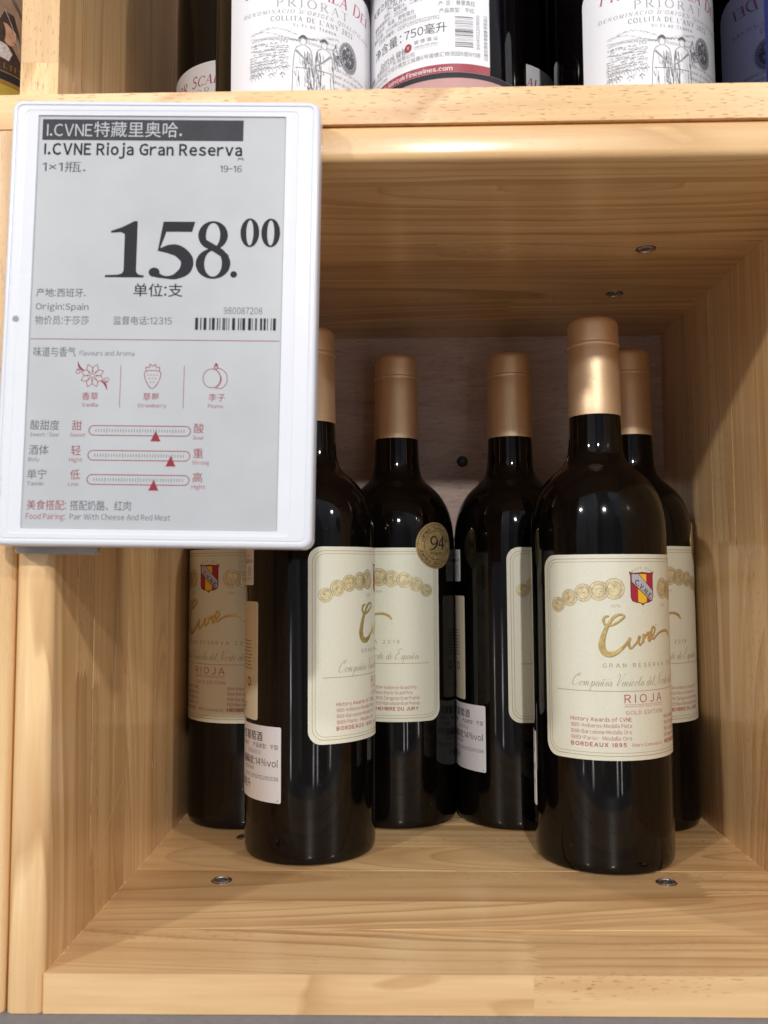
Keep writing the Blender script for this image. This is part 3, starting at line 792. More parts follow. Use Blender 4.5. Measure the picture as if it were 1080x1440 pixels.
# the box beside it on the left and the one above
leftbox = empty('pine_display_box', (0, 0, 0))
tag(leftbox, 'narrow edge of the next pine box at the far left, beside the price tag', 'display box', 'pine display boxes stacked in the wall')
XO = XL - T - 0.5
board('side_board', [(D0, -T), (DB, -T), (DB, ZC + T), (D0, ZC + T)], 'X', XO - T, XO, W_Z, leftbox, (0.31, 0.8, 0.55, 1), front_long(D0, 2), 3.0)
board('floor_board', [(XO - 330, D0), (XO - T, D0), (XO - T, DB), (XO - 330, DB)], 'Z', -T, 0, W_X, leftbox, (0.7, 0.8, 0.55, 1), front_long(D0, 0), 3.0)
board('top_board', [(XO - 330, D0), (XO - T, D0), (XO - T, DB), (XO - 330, DB)], 'Z', ZC, ZC + T, W_X, leftbox, (0.2, 0.8, 0.55, 1), front_long(D0, 0), 3.0)
board('back_panel', [(XO - 330, -8), (XO - 1, -8), (XO - 1, ZC + 8), (XO - 330, ZC + 8)], 'Y', DB + 0.2, DB + 5, PLY, leftbox, (0.2, 0.8, 0.55, 1))

upper = empty('pine_display_box', (0, 0, 0))
tag(upper, 'upper pine box whose front board runs across the top, white labelled bottles inside', 'display box', 'pine display boxes stacked in the wall')
ZU0 = ZC + T + 0.35; ZU = ZU0 + 15.0
XP0, XP1 = -160.3, -144.3
staves(upper, 'Z', ZU0, ZU, -480, 520, [D0 - 0.6, 392, 430, 470, 515, 560, DB], W_X, 41, 'floor_board', [0.93, 0.8, 0.7, 0.8, 0.7, 0.6], {0: [-66.0, 262.0]},
       front_round=front_long(D0 - 0.6, 0), rr=3.8, root=upper)
staves(upper, 'X', XP0, XP1, ZU, ZU + 330, [D0 + 0.4, 372, 398, 431, 462, 500, 540, 580, DB], W_Z, 47, 'side_board', [0.98, 0.55, 0.68, 0.6, 0.75, 0.5, 0.6], {0: [ZU + 17.0]},
       front_round=front_long(D0 + 0.4, 2), rr=2.8, root=upper)
board('side_board', [(D0, ZU), (DB, ZU), (DB, ZU + 330), (D0, ZU + 330)], 'X', 232, 247, W_Z, upper, (0.4, 0.7, 0.5, 1), front_long(D0, 2), 3.0)
board('top_board', [(XP1 + 0.2, D0), (231.8, D0), (231.8, DB), (XP1 + 0.2, DB)], 'Z', ZU + 330.2, ZU + 345, W_X, upper, (0.9, 0.6, 0.5, 1), front_long(D0, 0), 3.0)
board('back_panel', [(-480, ZU), (520, ZU), (520, ZU + 345), (-480, ZU + 345)], 'Y', DB + 0.2, DB + 5, PLY, upper, (0.2, 0.8, 0.55, 1))

counter = mesh_obj('counter', [(-900, 250, -T - 0.2), (900, 250, -T - 0.2), (900, 700, -T - 0.2), (-900, 700, -T - 0.2),
                               (-900, 250, -300), (900, 250, -300), (900, 700, -300), (-900, 700, -300)],
                   [(0, 1, 2, 3), (5, 4, 7, 6), (4, 5, 1, 0), (1, 5, 6, 2), (4, 0, 3, 7), (3, 2, 6, 7)], GREYTOP)
counter['kind'] = 'structure'

# ------------------------------------------------------------------ Rioja bottles
R = 37.5
PROF = [(0.001, 9), (18, 4.0), (28, 1.2), (32.5, 0.15), (34.6, 0.0), (36.4, 1.0), (37.3, 3.0), (37.5, 6), (37.5, 60), (37.5, 120), (37.5, 172), (37.45, 178), (37.1, 184), (36.5, 188.5), (35.4, 193.5), (33.7, 198.7),
        (31.4, 203), (28.4, 207.2), (24.9, 210.8), (21.4, 213.8), (18.6, 216.4), (16.7, 219.5), (15.6, 223.5), (15.0, 229), (14.7, 236), (14.4, 244), (14.2, 262), (14.0, 290), (14, 296), (0.001, 296)]


def rad_at(z):
    for (r0, z0), (r1, z1) in zip(PROF[7:], PROF[8:]):
        if z0 <= z <= z1: return r0 + (r1 - r0) * (z - z0) / max(1e-6, z1 - z0)
    return R


def medals(p, cx, cy, r):
    p.disc(cx, cy, r, r, GOLDPALE, 26, lay=0.01)
    p.ring(cx, cy, r, r, 0.24, GOLDTXT, 30, lay=0.03); p.ring(cx, cy, r * 0.86, r * 0.86, 0.14, CREAM, 28, lay=0.04); p.ring(cx, cy, r * 0.68, r * 0.68, 0.2, GOLDTXT, 26, lay=0.04)
    rr_ = random.Random(int(cx * 31 + cy))
    for i in range(22):
        a = 2 * math.pi * i / 22; q = r * 0.77
        p.disc(cx + q * math.cos(a), cy + q * math.sin(a), 0.16, 0.16, GOLDTXT, 5, lay=0.05)
    for i in range(9):
        a = rr_.uniform(0, 6.28); q = r * rr_.uniform(0, 0.42); x, y = cx + q * math.cos(a), cy + q * math.sin(a)
        p.ribbon([(x, y), (x + rr_.uniform(-.9, .9), y + rr_.uniform(-.4, 1)), (x + rr_.uniform(-1, 1), y + rr_.uniform(-1, 1))], rr_.uniform(.12, .3), rr_.choice([GOLD, GOLDTXT, CREAM]), 3, lay=0.06)


def deg(a): return a * 0.6545


def front_printing():
    p = Print()
    for ins, r_, w in ((2.3, 6.6, 0.28), (3.9, 5.4, 0.22)):
        x, y0, y1 = 56.0 - ins, ins, 106.5 - ins; pts = []
        for cx, cy, a0 in ((x - r_, y1 - r_, 0), (-x + r_, y1 - r_, 90), (-x + r_, y0 + r_, 180), (x - r_, y0 + r_, 270)):
            pts += [(cx + r_ * math.cos(rad(a0 + k * 15)), cy + r_ * math.sin(rad(a0 + k * 15))) for k in range(7)]
        full = []
        for i in range(len(pts)):
            a, b = pts[i], pts[(i + 1) % len(pts)]; L = math.hypot(b[0] - a[0], b[1] - a[1]); k = max(1, int(L / 3))
            full += [(a[0] + (b[0] - a[0]) * j / k, a[1] + (b[1] - a[1]) * j / k) for j in range(k)]
        p.ribbon(full, w, GOLDTXT, smooth=False, closed=True)
    for th, z, r_ in ((71, 80.0, 4.0), (60.5, 83.8, 4.4), (48.8, 86.4, 4.7), (36.6, 87.4, 5.1), (24.6, 88.4, 5.6)):
        medals(p, -deg(th), z, r_); medals(p, deg(th), z, r_)
    p.text('ESTD.', -deg(23.2), 78.8, 1.3, GOLDTXT, align='c'); p.text('1879', deg(24.5), 78.8, 1.3, GOLDTXT, align='c')
    # big signature
    def rib(pts, w): p.ribbon(pts, w, GOLD, 6, lay=0.03)
    Cp = [(-19.3, 74.6), (-21.6, 73.6), (-22.1, 71.2), (-20.4, 69.6), (-17.0, 70.0), (-13.4, 72.2), (-11.3, 74.2), (-13.1, 75.2), (-16.8, 73.8), (-20.4, 68.8), (-22.6, 63.0), (-23.2, 58.4), (-21.6, 55.3), (-18.3, 54.6), (-14.5, 56.4), (-10.9, 59.6), (-8.6, 63.0)]
    shadow = [(x + 0.35, y - 0.35) for x, y in Cp]
    cw_ = [0.5, 0.9, 1.1, 1.0, 0.8, 0.9, 0.8, 0.8, 1.2, 1.6, 2.4, 3.2, 3.0, 2.4, 1.6, 1.0, 0.7]
    p.ribbon(shadow, [w + 0.25 for w in cw_], GOLDTXT, 6, lay=0.02); rib(Cp, cw_)
    for pts, w in (([(-8.4, 63.2), (-9.3, 60.2), (-8.7, 57.9), (-7.0, 58.2), (-4.4, 60.9), (-2.7, 64.0)], [1.2, 1.5, 1.3, 0.8, 0.7, 0.9]),
                   ([(-2.7, 64.0), (-3.6, 60.8), (-2.6, 59.3), (-0.9, 61.2), (-0.1, 64.6)], [1.3, 1.4, 0.9, 0.6, 0.9]),
                   ([(-0.1, 64.8), (-0.9, 60.4)], [1.3, 1.3]), ([(-0.8, 61.6), (0.9, 63.6), (2.6, 65.4), (3.6, 64.8), (2.9, 62.0), (3.8, 61.3), (5.0, 62.8)], [0.5, 0.7, 1.0, 1.3, 1.4, 0.9, 0.6]),
                   ([(4.6, 62.6), (6.6, 64.4), (8.0, 67.3), (6.3, 68.2), (4.9, 65.6), (5.0, 63.1), (7.0, 62.4), (10.0, 64.4), (13.8, 65.7), (18.5, 66.0), (21.6, 65.0), (23.9, 62.7)], [0.6, 0.7, 0.9, 1.0, 1.3, 1.4, 1.0, 0.8, 0.9, 1.2, 1.6, 1.0])):
        p.ribbon([(x + 0.3, y - 0.3) for x, y in pts], [q + 0.15 for q in w], GOLDTXT, 6, lay=0.02); rib(pts, w)
    p.disc(9.0, 69.3, 0.5, 0.5, GOLD, 10, lay=0.03)
    p.text('GRAN RESERVA 2018', -deg(35), 47.6, 2.15, GOLDTXT, x1=deg(44), bold=0.004)
    p.script('Compañía Vinícola del Norte de España', -deg(60), 38.0, 2.35, GOLDTXT, x1=deg(62), wt=0.13)
    p.line(-deg(73), 35.4, deg(73), 35.4, 0.3, GOLDTXT)
    p.text('RIOJA', -deg(18.5), 29.4, 4.3, RED, x1=deg(18.5))
    p.line(-deg(18.5), 28.5, deg(18.5), 28.5, 0.16, RED); p.text('DENOMINACION DE ORIGEN CALIFICADA', -deg(18.3), 27.2, 0.75, RED, x1=deg(18.3))
    p.text('GOLD EDITION', -deg(17.6), 23.4, 2.0, RED, x1=deg(19.0))
    L0 = -deg(61.5)
    p.text('History Awards of CVNE', L0, 19.9, 2.0, RED, x1=-deg(13), bold=0.012)
    p.text('1885-Amberes-Medalla Plata', L0, 16.7, 2.0, RED, x1=-deg(13)); p.text('1888-Barcelona-Medalla Oro', L0, 13.5, 2.0, RED, x1=-deg(13)); p.text('1889-Paris-  Medalla Oro', L0, 10.3, 2.0, RED, x1=-deg(13))
    p.text('BORDEAUX 1895', L0, 7.0, 2.0, RED, x1=-deg(17.5), bold=0.03); p.text('(Hors Concours)', -deg(13), 7.0, 1.7, RED, x1=deg(17))
    R0 = deg(21)
    p.text('1894-Amberes-Grand Prix', R0, 19.9, 2.0, RED, x1=deg(60)); p.text('1900-Paris-Grand Prix', R0, 16.7, 2.0, RED, x1=deg(56)); p.text('1908-Zaragoza-Gran Premio', R0, 13.5, 2.0, RED, x1=deg(63)); p.text('1929-Barcelona-Gran Premio', R0, 10.3, 2.0, RED, x1=deg(63))
    p.text('MEMBRE DU JURY', R0, 7.0, 2.0, RED, x1=deg(62), bold=0.03)
    return p


def crest_printing():
    p = Print(); x0, x1, yt, yb = -7.2, 7.2, 96.2, 80.6

    def shield(s, o=0): return [(x * s, (y - 88.4) * s + 88.4 + o) for x, y in [(-7.6, 96.9), (-5, 96.2), (0, 96.6), (5, 96.2), (7.6, 96.9), (6.9, 94.5), (6.9, 84.2), (6.2, 82.4), (4, 81.5), (1.5, 81.2), (0, 80.0), (-1.5, 81.2), (-4, 81.5), (-6.2, 82.4), (-6.9, 84.2), (-6.9, 94.5)]]
    p.poly(shield(1.06), INK, lay=0.02); p.poly(shield(1.0), CRESTRED, lay=0.035)
    p.poly([(-2.9, 96.0), (2.6, 96.0), (2.6, 81.5), (0, 80.7), (-2.9, 81.5)], CRESTYEL, lay=0.05)
    p.poly([(-0.9, 96.0), (0.9, 96.0), (0.9, 81.3), (-0.9, 81.3)], CRESTYEL, lay=0.052)
    band = [(-6.5, 96.0), (-2.6, 96.0), (6.7, 87.2), (6.7, 82.9), (5.2, 82.2), (-6.5, 92.0)]
    p.poly([(-6.75, 96.1), (-2.3, 96.1), (6.85, 87.5), (6.85, 82.8), (5.0, 81.9), (-6.75, 91.6)], INK, lay=0.06); p.poly(band, CRESTGREY, lay=0.075)
    p.text('C.V.N.E.', -5.2, 91.6, 2.5, INK, rot=-40, bold=0.03, lay=0.09, xs=0.95)
    p.arctext('TRADE MARK', 0, 87.5, 11.2, 132, 48, 1.15, GOLDTXT, lay=0.03)
    return p


def award_sticker(parent):
    cx, cz, r = deg(82.5), 172.5, 14.6; nr, na = 8, 44
    v, f = [(0, 0)], []
    for k in range(1, nr + 1):
        for i in range(na): v.append((r * k / nr * math.cos(2 * math.pi * i / na), r * k / nr * math.sin(2 * math.pi * i / na)))
    for i in range(na): f.append((0, 1 + i, 1 + (i + 1) % na))
    for k in range(nr - 1):
        a, b = 1 + k * na, 1 + (k + 1) * na
        for i in range(na): f.append((a + i, b + i, b + (i + 1) % na, a + (i + 1) % na))

    def P3(x, z, off): a = (cx + x) / R; rr_ = rad_at(cz + z) + off; return (rr_ * math.sin(a), -rr_ * math.cos(a), cz + z)
    vv = [P3(x, z, 0.45) for x, z in v]; n0 = len(vv); ob = 1 + (nr - 1) * na
    vv += [P3(v[ob + i][0] * 1.005, v[ob + i][1] * 1.005, 0.0) for i in range(na)]
    f += [(ob + i, n0 + i, n0 + (i + 1) % na, ob + (i + 1) % na) for i in range(na)]
    st = mesh_obj('award_sticker', vv, f, STICKGOLD, parent=parent)
    p = Print()
    for i in range(56):
        a = 2 * math.pi * i / 56
        if i % 1 == 0: p.line(13.4 * math.cos(a), 13.4 * math.sin(a), 13.4 * math.cos(a + 0.065), 13.4 * math.sin(a + 0.065), 0.5, INK, n=1)
    p.ring(0, 0, 9.2, 9.2, 0.3, INK, 44)
    p.arctext('James Suckling', 0, 0, 10.1, 168, 12, 2.3, INK, bold=0.01); p.arctext('James Suckling', 0, 0, 12.4, 192, 348, 2.3, INK, inward=True, bold=0.01)
    p.ribbon([(1.0, 3.6), (-1.0, 5.6), (-3.6, 4.6), (-4.0, 2.0), (-2.0, 0.6), (0.3, 1.8), (1.0, 3.6), (0.6, 0.8), (-1.6, -1.8), (-5.0, -3.0)], [0.7, 0.8, 1.1, 1.2, 0.7, 0.6, 1.3, 1.4, 1.0, 0.4], INK, 5)
    p.ribbon([(6.0, 5.8), (2.0, 0.2)], 0.8, INK, smooth=False); p.ribbon([(1.8, 0.2), (7.6, 0.2)], 1.0, INK, smooth=False); p.ribbon([(6.0, 5.8), (5.6, -2.6)], 1.4, INK, smooth=False)
    p.text('POINTS', 0.4, -6.2, 1.9, INK, align='c', bold=0.02)
    out = [P3(x, y, 0.66 + z) for x, y, z in p.v]
    mesh_obj('printing', out, p.f, p.mats, p.m, st)


def importer_printing():
    """x = 0 at the right edge of the white sticker, 62 wide, 40.5 tall"""
    p = Print(); t = lambda s, xr, y, h, **k: p.text(s, xr, y, h, k.pop('mat', INK), align='r', **k)
    t('红葡萄酒', -12.4, 31.8, 4.9, bold=0.006); t('品名：库内特级珍藏', -36, 32.5, 3.0, mat=GREYINK)
    t('产品类型：干型', -1.6, 28.2, 2.5); t('净含量：750毫升  原产国：西班牙', -26, 28.2, 2.2, mat=GREYINK)
    t('(见瓶身日日)', -13.2, 24.6, 2.2, mat=PALEINK); t('酒精度:14%vol', -2.0, 18.4, 4.7, xs=0.92)
    t('贮存条件：阴凉避光', -24, 19.0, 2.2, mat=GREYINK); t('进口商识码', -20, 15.6, 2.1, mat=GREYINK)
    t('CESP23012112290338', -1.6, 11.6, 2.1, mat=GREYINK); t('750毫升', -23.4, 5.0, 5.0)
    p.disc(-2.0, 1.3, 0.35, 0.35, INK, 8)
    return p


def make_rioja():
    b = empty('wine_bottle')
    lathe('glass_body', PROF, GLASS, b, 96)
    cap = lathe('capsule', [(14.75, 244.0), (14.8, 244.3), (14.75, 250), (14.55, 262), (14.4, 275), (14.3, 282.6), (14.15, 283.2), (14.15, 283.9), (14.75, 284.3), (14.85, 285.0), (14.75, 285.6), (14.3, 286.0), (14.35, 286.6), (14.3, 290), (14.2, 296.2), (13.9, 298.0), (13.2, 299.2), (12.2, 299.85), (11.6, 299.7), (11.3, 299.4), (0.001, 299.5)], FOIL, b, 64, sharp=50)
    fl = label_sheet('front_label', b, CREAM, R, 0, 64.5, 56.0, rrect(56.0, 106.5, 7.5), 0.16, 56)
    p = front_printing(); pr_ = p.rolled('printing', fl, R, 64.5, 0, off=0.17)
    c = crest_printing(); c.rolled('crest', fl, R, 64.5, 0, off=0.17)
    award_sticker(b)
    bl = label_sheet('back_label', b, BACKCREAM, R, rad(180), 75.8, 30.0, rrect(30.0, 65.0, 1.5), 0.14, 30)
    q = Print(); r2 = random.Random(5)
    for row in range(9):
        x = -24.0
        while x < 23:
            w = r2.uniform(1.2, 4.2); q.line(x, 43 - row * 1.9, min(24, x + w), 43 - row * 1.9, 0.55, GREYINK, n=1); x += w + 0.8
    q.ring(-20.5, 20.5, 2.6, 2.6, 0.8, INK, 20); q.ring(20.5, 20.5, 2.6, 2.6, 0.8, INK, 20); q.poly([(-20.5, 21.5), (-18.5, 24.2), (-21.6, 23.8)], INK)
    for row in range(5): q.line(-22, 12 - row * 1.9, 22 - r2.uniform(0, 12), 12 - row * 1.9, 0.5, GREYINK)
    for i in range(16): q.line(-23 + i * 0.7, 2.0, -23 + i * 0.7, 8.5 if i < 15 else 2.1, 0.35, INK, n=1) if False else None
    q.rolled('printing', bl, R, 75.8, rad(180), off=0.15)
    wst = label_sheet('importer_sticker', b, WHITE, R, rad(-161.0), 33.2, 34.5, rrect(34.5, 40.3, 1.0), 0.22, 36)
    w = importer_printing(); w.rolled('printing', wst, R, 33.2, rad(-161.0) + 34.5 / R, off=0.24)
    ss = label_sheet('seal_sticker', b, WHITE, R, rad(-163), 150.0, 14.0, rrect(14.0, 20.5, 1.0), 0.14, 14)
    s = Print(); s.text('GRAN RESERVA', -12.5, 12.5, 2.0, INK, x1=12.6, bold=0.01); s.text('RIOJA', -8, 16.0, 2.0, GREYINK, x1=8); s.text('0481277 OTT', -11, 2.4, 1.8, INK, x1=12.4)
    s.ring(8.5, 7.8, 2.6, 2.6, 0.3, GREYINK, 16); s.ring(8.5, 7.8, 1.5, 1.5, 0.3, GREYINK, 12)
    s.rolled('printing', ss, R, 150.0, rad(-163), off=0.15)
    return b


def copy_tree(o, parent=None):
    c = o.copy(); COL.objects.link(c); c.parent = parent
    for ch in list(o.children):
        if ch.name.startswith(('wine_bottle',)) and ch.parent is None: continue
        copy_tree(ch, c)
    return c


GRP = 'gold-capped rioja bottles in the lower box'
proto = make_rioja()
spots = [
    (110.9, 489.0, 24.0, 'nearest bottle at right, almost its whole cream label with red and yellow crest facing out'),
    (-53.95, 502.4, 89.5, 'front bottle half behind the price tag, label turned right, white sticker at its left'),
    (-3.5, 567.9, -42.0, 'bottle with the round gold 94 sticker in full view, behind the front left bottle'),
    (71.8, 565.4, 73.5, 'back bottle left of the nearest one, mostly bare glass, thin label strip at right'),
    (149.65, 561.4, -5.0, 'back bottle tucked between the nearest bottle and the right wall of the box'),
    (-102.5, 566.0, -29.5, 'shaded bottle at far left under the price tag, crest visible, neck hidden'),
]
for i, (x, y, th, lab) in enumerate(spots):
    b = proto if i == 0 else copy_tree(proto)
    b.location = (x * MM, y * MM, 0); b.rotation_euler.z = rad(th)
    for ch in b.children:   # labels are not stuck at quite the same height on every bottle
        if 'label' in ch.name or 'sticker' in ch.name: ch.location.z = (-6.0, -0.6, 0.4, 0.2, 0.3, 0.0)[i] * MM
    tag(b, lab, 'wine bottle', GRP)

# ------------------------------------------------------------------ bottles in the upper box
PROF2 = [(0.001, 20), (20, 8), (30, 1.5), (34.5, 0), (36.6, 1.2), (37.5, 5), (37.5, 60), (37.5, 108), (37.2, 118), (36.0, 130), (33.4, 145), (29.6, 160), (25.2, 175), (20.8, 190), (17.6, 205), (15.8, 222), (14.8, 240), (14.2, 270), (14, 292), (0.001, 292)]


def scala_label(b):
    HW = 41.5

    def zf(x):
        d = HW - abs(x); lo = 0 if d > 2 else 2 - math.sqrt(max(0, 4 - (2 - d) ** 2))
        return lo, 61.5 - (0 if d > 9 else 9 - math.sqrt(max(0, 81 - (9 - d) ** 2)))
    fl = label_sheet('front_label', b, WHITE, R, 0, 6.0, HW, zf, 0.14, 56)
    p = Print(); o = -6.0
    p.serif('Prior Scala Dei', -33, 53.6 + o + 1.6, 6.0, RED, x1=32.5, thick=0.13, thin=0.04, shear=0.22, sp=0.06, small=0.86)
    p.serif('PRIORAT', -17.5, 49.6 + o, 3.9, PALEINK, x1=17, thick=0.13, thin=0.04, sp=0.32)
    p.serif("DENOMINACIO D'ORIGEN QUALIFICADA", -33.5, 46.5 + o, 1.7, GREYINK, x1=33.5, thick=0.13, thin=0.06, shear=0.3, sp=0.35)
    p.line(-7.2, 48.6 + o, -6.7, 49.3 + o, 0.18, GREYINK, n=1)
    p.serif("COLLITA DE L'ANY 2022", -20, 43.0 + o, 2.2, GREYINK, x1=20, thick=0.14, thin=0.06, sp=0.25)
    p.serif('Vi Fi de Terrer', -10, 40.3 + o, 1.5, GREYINK, x1=10.2, thick=0.15, thin=0.07, sp=0.35)
    # engraving
    r = random.Random(3)
    for row in range(3):   # clouds and hills
        for k in range(26):
            x = -29 + k * 1.55 + r.uniform(-.5, .5); y = 31.2 - row * 1.3 + 2.2 * math.sin(k * 0.28 + row) * (1 if row < 2 else 0.4)
            if y + 0 > 37: y = 36.5
            p.ribbon([(x, y), (x + 0.5, y + r.uniform(.2, .8)), (x + 1.2, y + r.uniform(.1, .6)), (x + 1.8, y - .2)], r.uniform(.10, .26), GREYINK if r.random() < .35 else PALEINK, 2)
    for k in range(30):
        x = -29 + k * 1.35; y = 28.3 + 1.2 * math.sin(k * 0.17 + 0.5); p.ribbon([(x, y), (x + 1.4, y + r.uniform(-.2, .3))], 0.16, GREYINK, smooth=False)
        p.ribbon([(x, y - .8), (x + 1.1, y - .5)], 0.3, PALEINK, smooth=False)
    for row in range(14):  # vineyard rows
        y = 26.8 - row * 0.95 - (row > 5) * (row - 5) * 0.35; sz = 0.35 + row * 0.06
        for k in range(int(34 - row)):
            x = -29 + k * (1.15 + row * 0.05) + r.uniform(-.3, .3)
            if -12 < x < 12 and y < 27.5 or x > 14: continue
            if r.random() < .22: continue
            y += r.uniform(-.25, .25); c = INK if r.random() < .3 else GREYINK
            p.ribbon([(x - sz, y), (x, y + sz * r.uniform(.6, 1.2)), (x + sz, y + r.uniform(-.1, .2))], r.uniform(.16, .34), c, 2)
            if row > 6: p.line(x, y - sz * 1.4, x, y, 0.16, c, n=1)
    for cx, s_ in ((-5.5, 1), (4.2, -1)):  # two standing figures
        p.disc(cx, 27.6, 1.5, 1.7, WHITE, 14, lay=0.03); p.ribbon([(cx - 2.2, 28.7), (cx, 30.2), (cx + 2.0, 28.9)], [0.4, 1.4, 0.4], GREYINK, 4, lay=0.04)
        p.ring(cx, 27.6, 1.5, 1.7, 0.22, GREYINK, 14, lay=0.05)
        body = [(cx - 1.0, 26.0), (cx - 3.4, 24.0), (cx - 4.4, 17.0), (cx - 4.8, 7.0), (cx - 5.2, -3)]
        p.poly([(cx - 1.2, 26), (cx - 3.4, 24), (cx - 4.6, 15), (cx - 5.2, -1), (cx + 5.0, -1), (cx + 4.4, 15), (cx + 3.2, 24), (cx + 1.2, 26)], WHITE, lay=0.028)
        p.ribbon(body, 0.28, GREYINK, 4, lay=0.05); p.ribbon([(2 * cx - x, y) for x, y in body], 0.28, GREYINK, 4, lay=0.05)
        for k in range(70):
            x = cx + r.uniform(-4.2, 4.2) * 0.95; x = x if r.random() < .5 else cx + s_ * r.uniform(1.5, 4); y = r.uniform(2, 24); p.ribbon([(x, y), (x + r.uniform(-.6, .6), y - r.uniform(1.5, 5))], r.uniform(.14, .42), GREYINK if r.random() < .6 else PALEINK, smooth=False, lay=0.05)
        p.ribbon([(cx - 3.2 * s_, 23.5), (cx + 1.5 * s_, 19.0), (cx + 4.6 * s_, 17.2)], [1.1, 0.7, 0.5], PALEINK, 4, lay=0.06); p.line(cx - 3.8, 15.5, cx + 3.8, 15.5, 0.3, GREYINK, lay=0.06)
    for k in range(26):   # pack animal beside them
        x = 9.5 + r.uniform(-1.5, 2.5); y = 20 + r.uniform(0, 7); p.ribbon([(x, y), (x + .5, y - r.uniform(1, 2.4))], r.uniform(.15, .4), GREYINK, smooth=False, lay=0.06)
    p.ribbon([(8.2, 26.5), (10.2, 29), (10.8, 26.5), (13.0, 22.0), (11.6, 20.8), (9.8, 23.5)], 0.3, GREYINK, 4, lay=0.06); p.ribbon([(9.6, 28), (10.2, 30.5)], 0.5, GREYINK, smooth=False, lay=0.06)
    # oval seal
    cx, cy = 26.0 * 0.6545 + 0.3, 32.6 + o; rx, ry = 5.7, 7.4
    p.disc(cx, cy, rx, ry, GREYINK, 34, lay=0.03); p.ring(cx, cy, rx * 0.97, ry * 0.97, 0.2, WHITE, 34, lay=0.05); p.ring(cx, cy, rx * 0.74, ry * 0.74, 0.2, WHITE, 30, lay=0.05)
    for k in range(30):
        a = 2 * math.pi * k / 30; p.ribbon([(cx + rx * .8 * math.cos(a), cy + ry * .8 * math.sin(a)), (cx + rx * .9 * math.cos(a + .08), cy + ry * .9 * math.sin(a + .08))], 0.28, WHITE, smooth=False, lay=0.06)
    for k in range(30): x, y = cx + r.uniform(-3, 3), cy + r.uniform(-4.2, 4.2); p.ribbon([(x, y), (x + r.uniform(-.5, .5), y + r.uniform(.4, 1.4))], r.uniform(.1, .3), WHITE, smooth=False, lay=0.06)
    for k, s_ in enumerate(('Des del s.XII de Cartoixa', 'obtenir el vi de les vinyes', 'delme de tot el Priorat', 'Aquest vi')):
        p.text(s_, 6.2 + k * 0.5, 23.8 + o - k * 3.0, 1.5, GREYINK, shear=0.3, xs=0.85)
    p.rolled('printing', fl, R, 6.0, 0, off=0.15)
    return fl


def make_scala(cap=True):
    b = empty('white_label_bottle'); lathe('glass_body', PROF2, GLASS, b, 80)
    lathe('capsule', [(14.6, 238), (14.7, 238.3), (14.5, 262), (14.4, 288), (14.2, 293), (12.6, 294.5), (0.001, 294.5)], simple('black_capsule', (0.02, 0.02, 0.02), 0.4), b, 40, sharp=50)
    scala_label(b)
    return b


G2 = 'white-labelled red wine bottles in the upper box'
s0 = make_scala()
for i, (x, y, th, lab) in enumerate([
    (-51.4, 399.6, 22.0, 'upper shelf bottle right above the price tag, engraving and seal on its white label'),
    (114.0, 405.0, 13.0, 'upper shelf bottle at right beside the navy panel, white label reflected in it'),
    (-88.0, 466.0, -27.0, 'upper shelf bottle in the rear left, start of its red lettering above the board'),
    (51.0, 471.5, 21.0, 'upper shelf bottle deep between the two front ones, last red letters of its label showing'),
    (124.0, 482.5, 170.0, 'upper shelf bottle in the rear right, black glass hidden behind the front right bottle')]):
    b = s0 if i == 0 else copy_tree(s0)
    b.location = (x * MM, y * MM, ZU * MM); b.rotation_euler.z = rad(th); tag(b, lab, 'wine bottle', G2)


